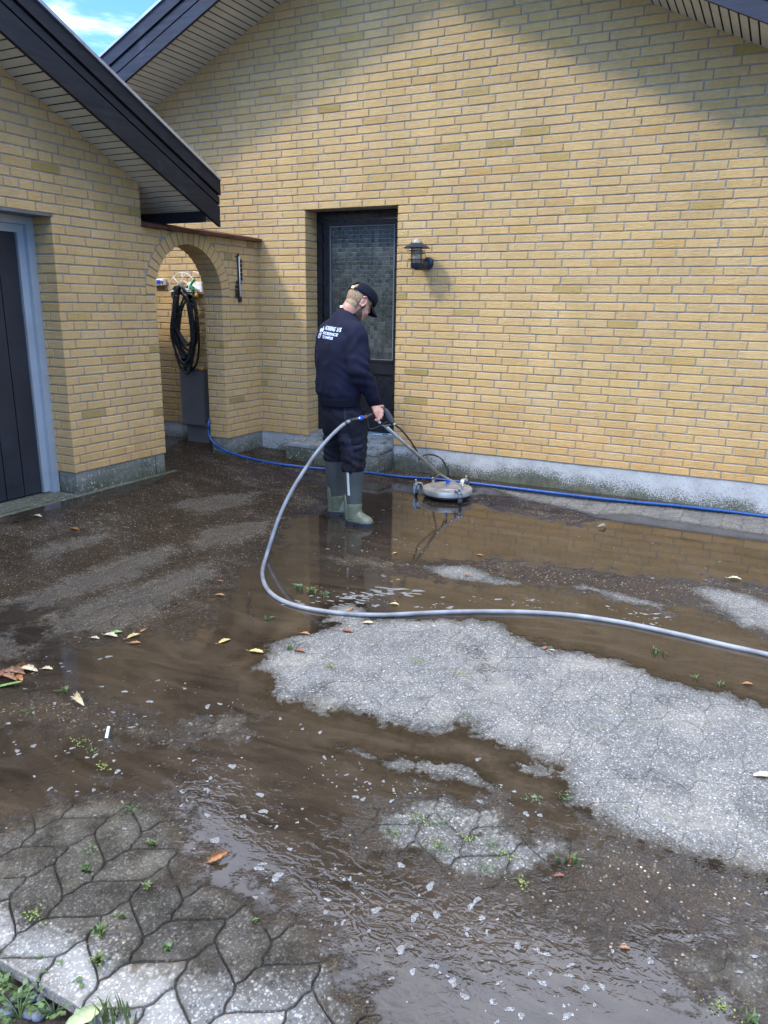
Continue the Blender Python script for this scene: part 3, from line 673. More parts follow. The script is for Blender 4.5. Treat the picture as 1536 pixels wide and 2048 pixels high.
for P in herring_cells():
    P=clip_y(P,-5.475)
    if P is None or len(P)<5: continue
    c=P.mean(0); d=P-c; rr=np.linalg.norm(d,axis=1)
    if rr.max()<.035: continue
    near=max(0,1-np.hypot(c[0]-3.5,c[1]+5.3)/1.25); isl=max(0,1-np.hypot((c[0]-4.0)/1.2,c[1]+4.55)/.40); near=min(1,1.3*near); gap=.0006+random.random()*.0006+near*.0012+isl*.0022; ed=max(near,isl,.08,.55*(c[0]<2.1 and c[1]>-4.2),.6*(c[1]>-.75)); gap+=.0008*(ed>.4)
    off=lambda g:c+d*(1-g/np.maximum(rr,.02))[:,None]
    hz=random.uniform(-.0007,.0007); tx,ty=random.uniform(-.006,.006),random.uniform(-.006,.006)
    z=lambda Q,h:[(q[0],q[1],float(zg(q[0]))+h+hz+(q[0]-c[0])*tx+(q[1]-c[1])*ty) for q in Q]
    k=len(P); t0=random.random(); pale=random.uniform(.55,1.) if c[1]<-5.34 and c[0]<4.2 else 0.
    o1,o2,o3,o4=off(gap),off(gap+.0015),off(gap+.007),off(gap+.02)
    dd=.0012+.0036*max(near,.5*isl); V=z(o1,-.03)+z(o1,-dd)+z(o2,-dd*.35)+z(o3,0)+z(o4,.0004)+z([c],.0004)
    Fs=[]
    for l in range(4): Fs+=[(l*k+i,l*k+(i+1)%k,(l+1)*k+(i+1)%k,(l+1)*k+i) for i in range(k)]
    Fs+=[(4*k+i,4*k+(i+1)%k,5*k) for i in range(k)]
    b0=len(pv.v); pv.poly(V,Fs)
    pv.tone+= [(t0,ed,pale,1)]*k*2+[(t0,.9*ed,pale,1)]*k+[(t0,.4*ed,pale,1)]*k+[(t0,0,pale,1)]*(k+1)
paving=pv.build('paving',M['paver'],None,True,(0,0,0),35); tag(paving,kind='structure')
bd=MB(); xs=np.linspace(-2.2,7.,40); ysb=((-5.47,-.016),(-4.85,-.012),(-4.3,-.003),(.3,-.003))
for i in range(39):
    for (ya,ha),(yb,hb2) in zip(ysb,ysb[1:]):
        z0_,z1_=float(zg(xs[i])),float(zg(xs[i+1])); bd.poly([(xs[i],ya,z0_+ha),(xs[i+1],ya,z1_+ha),(xs[i+1],yb,z1_+hb2),(xs[i],yb,z0_+hb2)],[(0,1,2,3)])
tag(bd.build('sand_bed',M['bed']),kind='structure')
ks=MB(); ks.box((.002,-8,-.05),(.058,-1.35,.066),0,.006); ks.box((-.9,-4.98,.02),(.002,-2.43,.072)); tag(ks.build('kerb_edging',M['concrete']),kind='structure')
# ---------------------------------------------------------------- water: one sheet, its shores surveyed on the ground
def poly_sdf(P,poly):
    """signed distance, positive inside"""
    A=np.asarray(poly,float); B=np.roll(A,-1,0); best=np.full(len(P),1e9); ins=np.zeros(len(P),bool)
    for a,b in zip(A,B):
        ab=b-a; t=np.clip(((P-a)@ab)/(ab@ab+1e-12),0,1); q=P-a-t[:,None]*ab
        np.minimum(best,(q*q).sum(1),out=best)
        c=((a[1]>P[:,1])!=(b[1]>P[:,1])); 
        with np.errstate(divide='ignore',invalid='ignore'):
            xi=(b[0]-a[0])*(P[:,1]-a[1])/(b[1]-a[1])+a[0]
        ins^=c&(P[:,0]<xi)
    d=np.sqrt(best); return np.where(ins,d,-d)
def GP(s): 
    v=[float(x) for x in s.replace(';',' ').replace(',',' ').split()]
    return np.array([G(v[i],v[i+1])[:2] for i in range(0,len(v),2)])
DRY=[GP(s) for s in (
 # the big light patch
 "502,1340 537,1306 531,1294 575,1275 625,1265 675,1249 640,1247 654,1230 667,1211 700,1207 725,1215 733,1223 740,1238 900,1237 917,1242 942,1236 971,1244 987,1240 1004,1250 1017,1261 1029,1267 1054,1280 1077,1290 1087,1286 1100,1290 1084,1283 1115,1295 1164,1303 1195,1310 1237,1319 1258,1330 1293,1338 1307,1352 1324,1359 1352,1361 1380,1370 1401,1377 1436,1387 1457,1380 1481,1401 1502,1398 1540,1416 1700,1480 1800,1700 1640,1760 1536,1752 1516,1745 1488,1738 1447,1731 1419,1721 1384,1717 1370,1710 1349,1700 1325,1686 1303,1693 1272,1679 1251,1668 1223,1651 1209,1639 1188,1634 1167,1620 1143,1609 1136,1595 1133,1578 1122,1564 1101,1557 1070,1555 1052,1551 1035,1546 1024,1532 1031,1520 1052,1524 1091,1536 1122,1545 1122,1532 1087,1529 1070,1515 1049,1506 1042,1500 996,1502 988,1492 946,1475 942,1450 917,1450 910,1463 888,1473 854,1471 821,1465 792,1455 767,1452 750,1442 733,1432 708,1425 692,1419 663,1423 654,1432 633,1432 625,1417 600,1407 558,1409 546,1398 540,1361 535,1350",
 "678,1497 712,1500 745,1512 762,1522 765,1518 820,1518 900,1522 950,1540 968,1562 977,1577 930,1568 880,1558 850,1548 780,1542 755,1527 720,1512 700,1508",
 "842,1136 892,1130 937,1132 979,1148 1017,1159 1054,1169 1000,1171 950,1165 900,1159 862,1148",
 "1140,1173 1175,1169 1209,1181 1244,1188 1290,1199 1328,1209 1335,1223 1307,1216 1265,1209 1223,1199 1195,1185 1157,1180",
 "1380,1178 1401,1171 1436,1176 1488,1185 1545,1206 1640,1235 1640,1310 1545,1276 1516,1258 1481,1256 1450,1230 1426,1213 1401,1195",
 # strip under the blue hose beside the wall
 "975,975 1050,985 1120,994 1200,1003 1300,1012 1400,1022 1545,1035 1750,1060 1750,1100 1545,1074 1400,1052 1314,1040 1265,1031 1188,1031 1114,1013 1040,1000",
 # clean corner by the soil
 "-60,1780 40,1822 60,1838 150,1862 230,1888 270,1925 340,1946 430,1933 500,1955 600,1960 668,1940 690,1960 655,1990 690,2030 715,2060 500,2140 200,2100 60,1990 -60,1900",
)]
ISL=[GP(s) for s in (
 "733,1612 763,1618 804,1604 833,1592 883,1583 921,1587 929,1604 979,1608 1012,1612 1033,1654 1050,1667 1100,1667 1154,1667 1171,1692 1150,1725 1100,1742 1075,1775 1020,1765 975,1787 950,1772 908,1767 892,1750 867,1737 833,1721 775,1719 767,1704 742,1683 725,1667 733,1640",
 "-80,1680 0,1662 62,1633 104,1608 167,1598 250,1600 308,1596 333,1625 350,1650 375,1687 383,1725 425,1758 479,1783 533,1800 583,1833 625,1854 640,1870 648,1890 662,1917 680,1958 700,2020 715,2100 0,2200 -100,1900",
 "1325,1895 1349,1903 1436,1883 1545,1866 1700,1900 1700,2100 1545,2040 1436,1988 1384,1979 1331,1944")]
FILM=ISL+[GP(s) for s in (
 "-150,1010 60,1040 200,1000 340,955 420,905 520,935 600,955 660,985 640,1020 580,1035 540,1110 480,1140 440,1190 425,1240 380,1265 300,1268 250,1285 150,1290 90,1270 60,1250 100,1225 0,1215 -150,1260",
 "-80,1255 40,1275 80,1310 60,1330 0,1330 -80,1320",
 "60,1395 160,1385 230,1420 320,1450 480,1440 500,1470 360,1485 230,1470 120,1460 40,1440 -60,1440 -60,1400",
 "640,1110 760,1120 830,1128 1000,1120 1150,1140 1330,1160 1420,1160 1560,1180 1700,1250 1700,1300 1540,1280 1440,1235 1380,1205 1330,1225 1260,1212 1150,1182 1050,1172 900,1165 830,1150 700,1135",
 "960,985 1150,1020 1200,1040 1150,1050 1000,1020 940,1000","1145,1690 1240,1670 1330,1700 1400,1740 1540,1780 1560,1850 1400,1860 1250,1840 1150,1860 1060,1800 1100,1760",
 "330,900 420,860 560,905 640,930 800,930 960,965 940,980 700,962 560,945 420,920 330,960")]
HALF=[GP(q) for q in ("95,1272 85,1238 190,1195 330,1150 430,1120 440,1150 350,1200 300,1245 225,1268","-80,1225 20,1200 150,1150 250,1112 340,1088 365,1102 290,1150 190,1185 60,1228","375,1090 400,1062 470,1046 545,1040 535,1068 460,1090 400,1105","60,1105 130,1080 220,1062 225,1078 140,1105 70,1125","-60,1262 40,1265 60,1300 20,1318 -60,1318","330,1010 430,990 520,985 500,1008 400,1030","330,1440 480,1430 500,1465 380,1480")]
RIP=[(560,1580,.2,.45),(400,1570,.12,.4),(720,1650,.18,.6),(690,1740,.2,.6),(800,1800,.22,1.),(960,1850,.22,1.),(1130,1640,.16,.8),(1150,1860,.25,1.),(1350,1840,.25,.9),(1480,1850,.25,.8),(1000,1900,.15,.5),(1130,1940,.16,.55),(760,1850,.15,.5),(450,1560,.2,.5),(300,1560,.25,.35),(560,1500,.3,.18),(250,1440,.3,.15),(1250,1240,.3,.10),(800,1200,.35,.16),(720,1120,.3,.06),(1100,1100,.6,.05),(800,1500,.25,.22)]
def water_sheet():
    st=.0165; x0,x1,y0,y1=-1.9,6.4,-5.47,.0
    nx=int((x1-x0)/st)+1; ny=int((y1-y0)/st)+1
    X,Y=np.meshgrid(x0+st*np.arange(nx),y0+st*np.arange(ny)); P=np.stack((X.ravel(),Y.ravel()),1)
    m=lambda L:np.max([poly_sdf(P,q) for q in L],0)
    dry=m(DRY); isl=m(ISL); dry=np.maximum(dry,np.minimum(poly_sdf(P,ISL[0])-.035,.035)); film=np.maximum(m(FILM),isl)
    # stones of the island and the near corner show through: damp rather than flooded
    damp=np.clip(isl/.05,0,1); half=np.clip(.5+m(HALF)/.22,0,1)
    rip=np.full(len(P),.035)
    for px,py,r,a in RIP:
        g_=G(px,py)[:2]; rip=np.maximum(rip,a*np.exp(-((P-g_)**2).sum(1)/(r*r)))
    keep=(dry<.11)&~((P[:,0]<.0)&(P[:,1]<-1.45))
    idx=np.arange(nx*ny).reshape(ny,nx)
    q=np.stack((idx[:-1,:-1],idx[:-1,1:],idx[1:,1:],idx[1:,:-1]),-1).reshape(-1,4)
    q=q[keep[q].all(1)]
    used=np.unique(q); remap=np.zeros(len(P),int); remap[used]=np.arange(len(used)); q=remap[q]
    P=P[used]; co=np.column_stack((P,zg(P[:,0])+.0042)).astype(np.float32)
    me=bpy.data.meshes.new('water'); me.vertices.add(len(co)); me.vertices.foreach_set('co',co.ravel())
    me.loops.add(q.size); me.loops.foreach_set('vertex_index',q.ravel().astype(np.int32))
    me.polygons.add(len(q)); me.polygons.foreach_set('loop_start',np.arange(0,q.size,4,dtype=np.int32))
    me.update(calc_edges=True); me.validate()
    for nm,a in (('dry',dry),('film',film),('rip',rip),('damp',damp),('half',half)):
        at=me.attributes.new(nm,'FLOAT','POINT'); at.data.foreach_set('value',a[used].astype(np.float32))
    me.materials.append(M['water']); me.shade_smooth()
    return tag(link('water',me),kind='structure')
water_sheet()
# ---------------------------------------------------------------- wall lamp
lp=empty('wall_lamp',(1.83,0,1.88),'dark blue outdoor lamp with a clear globe under a tin cap, by the door','wall lamp')
LX,LY=1.797,-.165
b=MB(); b.lathe((1.835,0,1.878),[(.052,0),(.052,.010),(.046,.022),(.030,.030),(.0001,.032)],24,0,(0,-1,0)); mt=b.build('mount',M['navy_metal'],lp,True,None,40)
b=MB(); b.tube(spline([(1.835,-.02,1.872),(1.832,-.07,1.852),(1.815,-.12,1.842),(LX,LY,1.846)],6),[.030]*18+[.034],14); b.build('arm',M['navy_metal'],lp,True,None,40)
b=MB(); b.lathe((LX,LY,1.826),[(.0001,0),(.040,.002),(.049,.012),(.051,.045),(.0001,.047)],26); b.build('base_cup',M['navy_metal'],lp,True,None,40)
gm_,n_,out_=newmat('lamp_glass'); gb=n_.add('BsdfGlass',{'Color':(.95,.93,.86),'Roughness':.06,'IOR':1.12}); df=n_.add('BsdfPrincipled',{'Base Color':(.62,.58,.46),'Roughness':.15}); tr=n_.add('BsdfTransparent',{'Color':(.9,.88,.8)}); mx=n_.add('MixShader',{0:.42,1:tr.outputs[0],2:df.outputs[0]}); n_.l.new(mx.outputs[0],out_.inputs[0]); M['lampglass']=gm_
b=MB(); b.lathe((LX,LY,1.872),[(.043,0),(.045,.05),(.046,.13),(.046,.152),(.040,.178),(.026,.196),(.0001,.203)],26); b.build('globe',M['lampglass'],lp,True)
b=MB(); b.lathe((LX,LY,1.996),[(.112,-.004),(.114,.0),(.060,.034),(.048,.038),(.047,.034),(.058,.030),(.110,-.002)],32); b.build('cap',M['navy_metal'],lp,True,None,30)
for z,r in ((1.972,.075),(1.951,.075),(1.903,.078)):
    b=MB(); b.lathe((LX,LY,z),[(.050,-.002),(r,-.003),(r,.001),(.050,.002)],28); b.build('ring',M['navy_metal'],lp,True,None,30)
for k in range(4):
    a=math.pi/4+k*math.pi/2+.3; x,y=LX+.057*math.cos(a),LY+.057*math.sin(a)
    b=MB(); b.tube([(x,y,1.868),(x,y,2.045)],.0035,8); b.build('rod',M['navy_metal'],lp,True)
b=MB(); b.tube([(LX,LY,1.875),(LX,LY,1.93)],.016,12); b.ball((LX,LY,1.955),(.026,.026,.034)); b.build('bulb',M['white_plastic'],lp,True)
# ---------------------------------------------------------------- thermometer
tx=.012; ty=-.325
tmr=empty('thermometer',(tx,ty,1.53),'long black wall thermometer with cut-out numerals on the arch wall','thermometer')
b=MB(); b.box((.006,ty-.011,1.56),(.016,ty+.009,1.955),0,.002); b.ball((.012,ty-.001,1.957),(.006,.014,.014)); b.build('backbone',M['black_plastic'],tmr)
b=MB(); b.tube([(.020,ty+.002,1.58),(.020,ty+.002,1.94)],.0055,10); b.build('glass_tube',M['white_plastic'],tmr,True)
b=MB(); b.box((.004,ty-.017,1.525),(.026,ty+.019,1.575),0,.004); b.build('bulb_guard',M['black_plastic'],tmr)
for z in (1.94,1.60): b=MB(); b.tube([(.0,ty-.028,z),(.014,ty-.028,z),(.014,ty,z)],.005,8); b.build('bracket',M['black_plastic'],tmr)
def text_mesh(body,size,ext=.0,bold=0.,sx=1.):
    cu=bpy.data.curves.new('lettering','FONT'); cu.body=body; cu.size=size; cu.extrude=ext; cu.offset=bold; cu.align_x='LEFT'; cu.resolution_u=3; cu.space_character=1.0
    o=bpy.data.objects.new('lettering',cu); COL.objects.link(o); bpy.context.view_layer.update()
    me=bpy.data.meshes.new_from_object(o.evaluated_get(bpy.context.evaluated_depsgraph_get()))
    bpy.data.objects.remove(o); bpy.data.curves.remove(cu)
    v=np.array([p.co[:] for p in me.vertices]); f=[tuple(p.vertices) for p in me.polygons]; bpy.data.meshes.remove(me)
    v[:,0]*=sx; return v,f
def numeral(txt,y,z):
    v,f=text_mesh(txt,.044,.002,.0022)
    w=v[:,0].max(); b=MB(); b.poly([(.010+p[2],y+p[0],z+p[1]) for p in v],f); return b.build('numeral',M['black_plastic'],tmr)
for k,t in enumerate(('50','40','30','20','10','0')): numeral(t,ty+.014,1.885-k*.040)
for k,t in enumerate(('0','10','20','30')): numeral(t,ty-.062 if len(t)>1 else ty-.040,1.690-k*.040)
# ---------------------------------------------------------------- small switch box on the far wall
bx=empty('socket_box',(-1.26,-.03,1.72),'small white outdoor box with a blue flap seen through the arch','box')
b=MB(); b.box((-1.36,-.05,1.685),(-1.195,.0,1.752),0,.006); b.build('case',M['white_plastic'],bx)
b=MB(); b.box((-1.30,-.057,1.700),(-1.235,-.049,1.738),0,.003); b.build('flap',M['blue_plastic'],bx)
b=MB(); b.lathe((-1.213,-.05,1.718),[(.016,0),(.016,.010),(.0001,.012)],14,0,(0,-1,0)); b.build('knob',M['cabinet'],bx)
# ---------------------------------------------------------------- hose hanger and its hoses
HX,HZ=-.80,1.62
hg=empty('hose_hanger',(HX,-.02,HZ),'white wire hose hanger on the wall behind the arch','hanger')
b=MB()
def arcp(c,r,a0,a1,y,k=18): return [(c[0]+r*math.cos(a0+(a1-a0)*i/k),y,c[1]+r*math.sin(a0+(a1-a0)*i/k)) for i in range(k+1)]
for y,r in ((-.035,.20),(-.20,.185)):
    b.tube(arcp((HX,HZ),r,0,math.pi,y,20),.004,6); b.tube([(HX-r,y,HZ),(HX+r,y,HZ)],.0045,6)
b.tube(arcp((HX,HZ+.02),.085,0,math.pi,-.20,12),.004,6)
for a in (0,.28,.5,.72,1.):
    c,s_=math.cos(a*math.pi),math.sin(a*math.pi); b.tube([(HX+.20*c,-.035,HZ+.20*s_),(HX+.185*c,-.20,HZ+.185*s_)],.004,6); b.tube([(HX+.06*c,-.20,HZ+.02+.06*s_),(HX+.185*c,-.20,HZ+.185*s_)],.004,6)
b.build('wire_frame',M['white_wire'],hg,True)
b=MB(); b.box((HX-.1,-.03,HZ-.02),(HX+.1,-.002,HZ+.10),0,.004); b.box((HX-.07,-.20,HZ+.01),(HX+.07,-.03,HZ+.03),0,.004); b.build('back_plate',M['white_wire'],hg)
def loops(nm,mat,label,seed,cnt,xw,zb0,zb1,rad,y0,topx):
    rs=random.Random(seed); P=[]
    for k in range(cnt):
        xl=HX-xw+rs.uniform(-.03,.05); xr=HX+xw+rs.uniform(-.06,.03); zb=rs.uniform(zb0,zb1); xm=(xl+xr)/2+rs.uniform(-.05,.05); t=topx+rs.uniform(-.05,.05); yy=y0+rs.uniform(-.02,.02)
        P+=[(t,yy,HZ+.04+rs.uniform(0,.02)),(t-.055,yy,HZ-.03),(xl+.05,yy-.01,(HZ+zb)/2+.2),(xl,yy-.01,(HZ+zb)/2-.05),(xl+.045,yy,zb+.10),(xm,yy-.01,zb),(xr-.045,yy,zb+.10),(xr,yy,(HZ+zb)/2-.05),(xr-.03,yy,(HZ+zb)/2+.22),(t+.075,yy,HZ-.03)]
    o=link(nm,None); bpy.data.objects.remove(o)
    b=MB(); b.tube(spline(P,5),rad,8); o=b.build(nm,mat,None,True,(HX,y0,1.1)); tag(o,label,'hose',None); return o
loops('garden_hose',M['hose_black'],'black hose hung in long loops on the white wire hanger',3,11,.150,.775,1.12,.0118,-.205,HX-.050)
loops('garden_hose',M['hose_green'],'dark green hose hung in loops beside the black one on the hanger',8,3,.09,.84,1.05,.0100,-.165,HX+.09)
b=MB(); b.tube(spline([(HX+.165,-.20,HZ+.12),(HX+.125,-.22,HZ+.06),(HX+.155,-.22,HZ+.01)],5),[.012]*6+[.017]*5,10); sg_=b.build('spray_gun',M['green_plastic'],None,True,(HX+.1,-.2,HZ)); tag(sg_,'green spray nozzle hooked on the wire hanger','spray nozzle')
b=MB(); b.tube([(HX+.17,-.20,HZ-.01),(HX+.175,-.20,HZ-.055)],[.014,.018],10); cn=b.build('hose_connector',M['yellow_plastic'],None,True,(HX+.17,-.2,HZ-.03)); tag(cn,'yellow hose connector hanging below the green nozzle','connector')
b=MB(); b.tube([(-.665,-.16,.845),(-.615,-.16,.852)],[.016,.019],10); cn=b.build('hose_connector',M['yellow_plastic'],None,True,(-.64,-.16,.85)); tag(cn,'yellow hose connector lying on the grey cabinet','connector')
# ---------------------------------------------------------------- grey cabinet under the hoses
cb=empty('meter_cabinet',(-.775,-.10,0),'dark grey sheet metal cabinet under the hanging hoses','cabinet')
b=MB(); b.box((-.945,-.155,.24),(-.615,-.002,.835),0,.006); b.box((-.955,-.165,.832),(-.605,.0,.842),0,.003); b.build('case',M['cabinet'],cb)
b=MB(); b.box((-.932,-.164,.256),(-.628,-.156,.822),0,.003); dr_=b.build('door',M['cabinet'],cb)
b=MB(); b.lathe((-.765,-.164,.795),[(.014,0),(.014,.012),(.0001,.014)],12,0,(0,-1,0)); b.build('lock',M['steel'],dr_)
b=MB(); b.box((-.90,-.13,-.03),(-.605,-.01,.24)); b.build('pedestal',M['cabinet'],cb)
# ---------------------------------------------------------------- hoses on the ground
b=MB()
P=[AX(446,740,0,-.40),AX(438,790,0,-.34),AX(427,822,0,-.275),AX(418,846,1,-.603),AX(416,860,1,-.604),AX(420,876,1,-.606),AX(433,891,1,-.606),AX(447,899,1,-.606),AX(462,906,0,.05)]
P+=[G(x,y,.014) for x,y in ((500,917),(550,927),(640,937),(735,945),(800,953),(870,958),(960,968),(1060,980),(1160,992),(1260,1003),(1360,1012),(1450,1022),(1536,1033),(1640,1046),(1800,1066))]
bh=b.tube(spline(P,7),.0125,12) and b.build('water_hose',M['hose_blue'],None,True,P[4]); tag(bh,'blue water hose running along the foot of the house wall','hose')
# ---------------------------------------------------------------- the man with the surface cleaner
O3=np.array((2.03,-1.8,0.)); r3=np.array((.891,.453,0)); f3=np.array((-.453,.891,0))
def Q(r,f,z): return O3+r3*r+f3*f+np.array((0,0,z))
def ringQ(c,th,a,b,n=36,p=1.0,tilt=0.):
    th=R_(th); s=(math.cos(th),-math.sin(th)); h=(math.sin(th),math.cos(th)); out=[]
    for j in range(n):
        t=2*math.pi*j/n; cs,sn=math.cos(t),math.sin(t)
        x=a*math.copysign(abs(cs)**p,cs); y=b*math.copysign(abs(sn)**p,sn)
        out.append(Q(c[0]+s[0]*x+h[0]*y,c[1]+s[1]*x+h[1]*y,c[2]-y*tilt))
    return out
def remesh(mb,vox,smooth=4,fac=.5,wr=None):
    me=mb.mesh('tmp',[],(0,0,0)); o=bpy.data.objects.new('tmp',me); COL.objects.link(o)
    m=o.modifiers.new('r','REMESH'); m.mode='VOXEL'; m.voxel_size=vox
    if smooth: k=o.modifiers.new('s','SMOOTH'); k.iterations=smooth; k.factor=fac
    bpy.context.view_layer.update()
    out=bpy.data.meshes.new_from_object(o.evaluated_get(bpy.context.evaluated_depsgraph_get()))
    bpy.data.objects.remove(o); bpy.data.meshes.remove(me)
    if wr:
        v=np.zeros(len(out.vertices)*3); out.vertices.foreach_get('co',v); v=v.reshape(-1,3)
        nn=np.array([p.normal[:] for p in out.vertices]); d=np.array([wr(p) for p in v]); v=v+nn*d[:,None]
        out.vertices.foreach_set('co',v.ravel()); out.update()
    return out
def attach(me,name,mat,parent):
    me.transform(Matrix.Translation(-Vector(wloc(parent)))); me.name=name; me.materials.clear(); me.materials.append(mat); me.shade_smooth()
    return link(name,me,parent)
def bvh(me): return BVHTree.FromPolygons([v.co[:] for v in me.vertices],[tuple(p.vertices) for p in me.polygons])
man=empty('person',(*Q(.02,.03,0)[:2],0),'man in navy sweatshirt, black cap and green rubber boots steering the surface cleaner','person')
def ns(p,s,o=0.): return mnoise.noise(Vector((p[0]*s+o,p[1]*s,p[2]*s)))
def H(px,py,t=0.): return DP(px,py,5.17-t)
# --- sweatshirt
sw=MB()
TH=54
sw.loft([ringQ((-.035,.0,.868),62,.172,.128,36,.92),ringQ((-.036,.0,.89),62,.178,.132,36,.92),ringQ((-.038,0,.93),60,.192,.146,36,.9),ringQ((-.040,0,1.02),58,.192,.145,36,.9),ringQ((-.042,0,1.12),55,.196,.140,36,.88),ringQ((-.040,.0,1.22),TH,.204,.136,36,.86),ringQ((-.032,.005,1.30),TH,.205,.126,36,.86),ringQ((-.020,.01,1.36),TH,.190,.108,36,.9),ringQ((-.004,.02,1.405),TH,.150,.092,36,.95,.1),ringQ((.014,.03,1.435),TH,.098,.080,36,1,.25),ringQ((.030,.042,1.452),TH,.072,.072,36,1,.45)])
def limb(P,rad,k=8,n=18,mb=None):
    S=spline([np.asarray(p) for p in P],k); rr=np.interp(np.linspace(0,len(P)-1,len(S)),range(len(P)),rad); (mb or sw).tube(S,rr,n)
RSH,REL,RWR=Q(.070,-.112,1.325),Q(.112,-.170,1.09),H(747,800,.03)
limb([Q(-.005,-.03,1.345),RSH,Q(.098,-.150,1.21),REL,(REL+RWR)/2+np.array((0,0,.004)),RWR],[.085,.083,.078,.073,.062,.046])
LSH,LEL,LWR=Q(-.108,.125,1.325),Q(-.140,.160,1.08),Q(.03,.26,.95)
limb([Q(-.04,.05,1.345),LSH,Q(-.132,.15,1.2),LEL,(LEL+LWR)/2,LWR],[.085,.080,.075,.070,.060,.046])
def sww(p):
    q=(p-O3); z=p[2]; rr=q@r3
    w=.008*ns(p,7,1.3)+.009*(1-abs(ns(p*np.array((1,1,.55)),11,4.)))**2-.005
    # folds bunching above the waistband and round the elbow
    w+=.006*math.exp(-((z-.945)/.05)**2)*math.sin(55*rr+9*ns(p,5))*(.6+.6*ns(p,4,9.))
    w+=.0065*math.exp(-(np.linalg.norm(p-REL)/.11)**2)*math.sin(95*(z+.5*rr)+6*ns(p,6))
    w+=.005*math.exp(-(np.linalg.norm(p-RSH-np.array((0,0,-.06)))/.10)**2)*math.sin(70*(z-.8*rr)+5*ns(p,6))
    return w
swm=remesh(sw,.0068,5,.5,sww); sw_b=bvh(swm)
swo=attach(swm,'sweatshirt',M['sweat'],man)
hb_=MB(); hb_.loft([ringQ((-.035,.0,.842),62,.166,.126,40,.92),ringQ((-.035,.0,.846),62,.175,.133,40,.92),ringQ((-.036,0,.892),62,.182,.138,40,.92),ringQ((-.036,0,.897),62,.176,.13,40,.92)]); hb_.build('hem_band',M['rib'],swo,True,None,50)
cu_=MB(); d_=(RWR-REL); d_/=np.linalg.norm(d_); cu_.tube([RWR-d_*.030,RWR-d_*.026,RWR+d_*.030,RWR+d_*.036],[.040,.050,.045,.036],20); cu_.build('cuff',M['rib'],swo,True,None,60)
nb=MB(); nb.loft([ringQ((.026,.040,1.440),TH,.078,.077,30,1,.45),ringQ((.030,.043,1.462),TH,.074,.073,30,1,.47),ringQ((.031,.044,1.464),TH,.066,.066,30,1,.47),ringQ((.028,.042,1.445),TH,.064,.064,30,1,.45)],0,False); nb.build('neck_band',M['rib'],swo,True)
ts=MB(); ts.loft([ringQ((.030,.044,1.45),TH,.066,.066,30,1,.46),ringQ((.033,.046,1.477),TH,.0665,.0665,30,1,.50),ringQ((.034,.047,1.478),TH,.060,.060,30,1,.50)],0,False); ts.build('tshirt_collar',M['shirt'],man,True)
def decal(name,mat,parent,tree,corners,nx=8,ny=8,th=.003,seam=0.):
    """thin cloth or rubber piece lying on a surface already built; corners: 4 points given by where they lie in the photo"""
    b=MB(); (a,b_,c,d)=[np.array(q,float) for q in corners]; top=[];bot=[]; last=None
    for j in range(ny+1):
        for i in range(nx+1):
            u,v=i/nx,j/ny; p=(a*(1-u)+b_*u)*(1-v)+(d*(1-u)+c*u)*v
            dr=Vector(ray(*p)).normalized(); hit=tree.ray_cast(Vector(CAM),dr)
            if hit[0] is None: hit=last if last is not None else tree.find_nearest(Vector(DP(*p,5.1)))
            last=hit
            e=(i in (0,nx) or j in (0,ny)); nn=Vector(hit[1]); 
            if nn.dot(dr)>0: nn=-nn
            top.append(np.array(hit[0]+nn*(th*(.45 if e else 1)))); bot.append(np.array(hit[0]-nn*.004))
    k=nx+1; F=[(j*k+i,j*k+i+1,(j+1)*k+i+1,(j+1)*k+i) for j in range(ny) for i in range(nx)]; n0=len(top)
    rim=[i for i in range(k)]+[j*k+nx for j in range(1,ny+1)]+[ny*k+i for i in range(nx-1,-1,-1)]+[j*k for j in range(ny-1,0,-1)]
    F2=F+[tuple(n0+x for x in f[::-1]) for f in F]+[(rim[i],n0+rim[i],n0+rim[(i+1)%len(rim)],rim[(i+1)%len(rim)]) for i in range(len(rim))]
    b.poly(top+bot,F2); return b.build(name,mat,parent,True,None,60)
# lettering on the back, laid onto the cloth
def back_text(txt,size,x0,z0,width,slope):
    v,f=text_mesh(txt,size,0,.0009); v[:,0]*=width/v[:,0].max()
    th=R_(TH); s=np.array((math.cos(th),-math.sin(th))); h=np.array((math.sin(th),math.cos(th)))
    P=[]
    for p in v:
        xr=x0+p[0]; z=z0+p[1]+slope*p[0]
        o=Q(-.03+s[0]*xr-h[0]*.6,s[1]*xr-h[1]*.6,z); d=Vector(r3*h[0]+f3*h[1])
        hit=sw_b.ray_cast(Vector(o),d)
        P.append(np.array(hit[0])-np.array(d)*.0022 if hit[0] is not None else o)
    b=MB(); b.poly(P,f); return b.build('lettering',M['print'],swo)
back_text('NORRING I/S',.036,-.040,1.352,.170,-.07); back_text('MULTISERVICE',.024,-.040,1.323,.160,-.07); back_text('TLF 20480925',.024,-.022,1.297,.118,-.07)
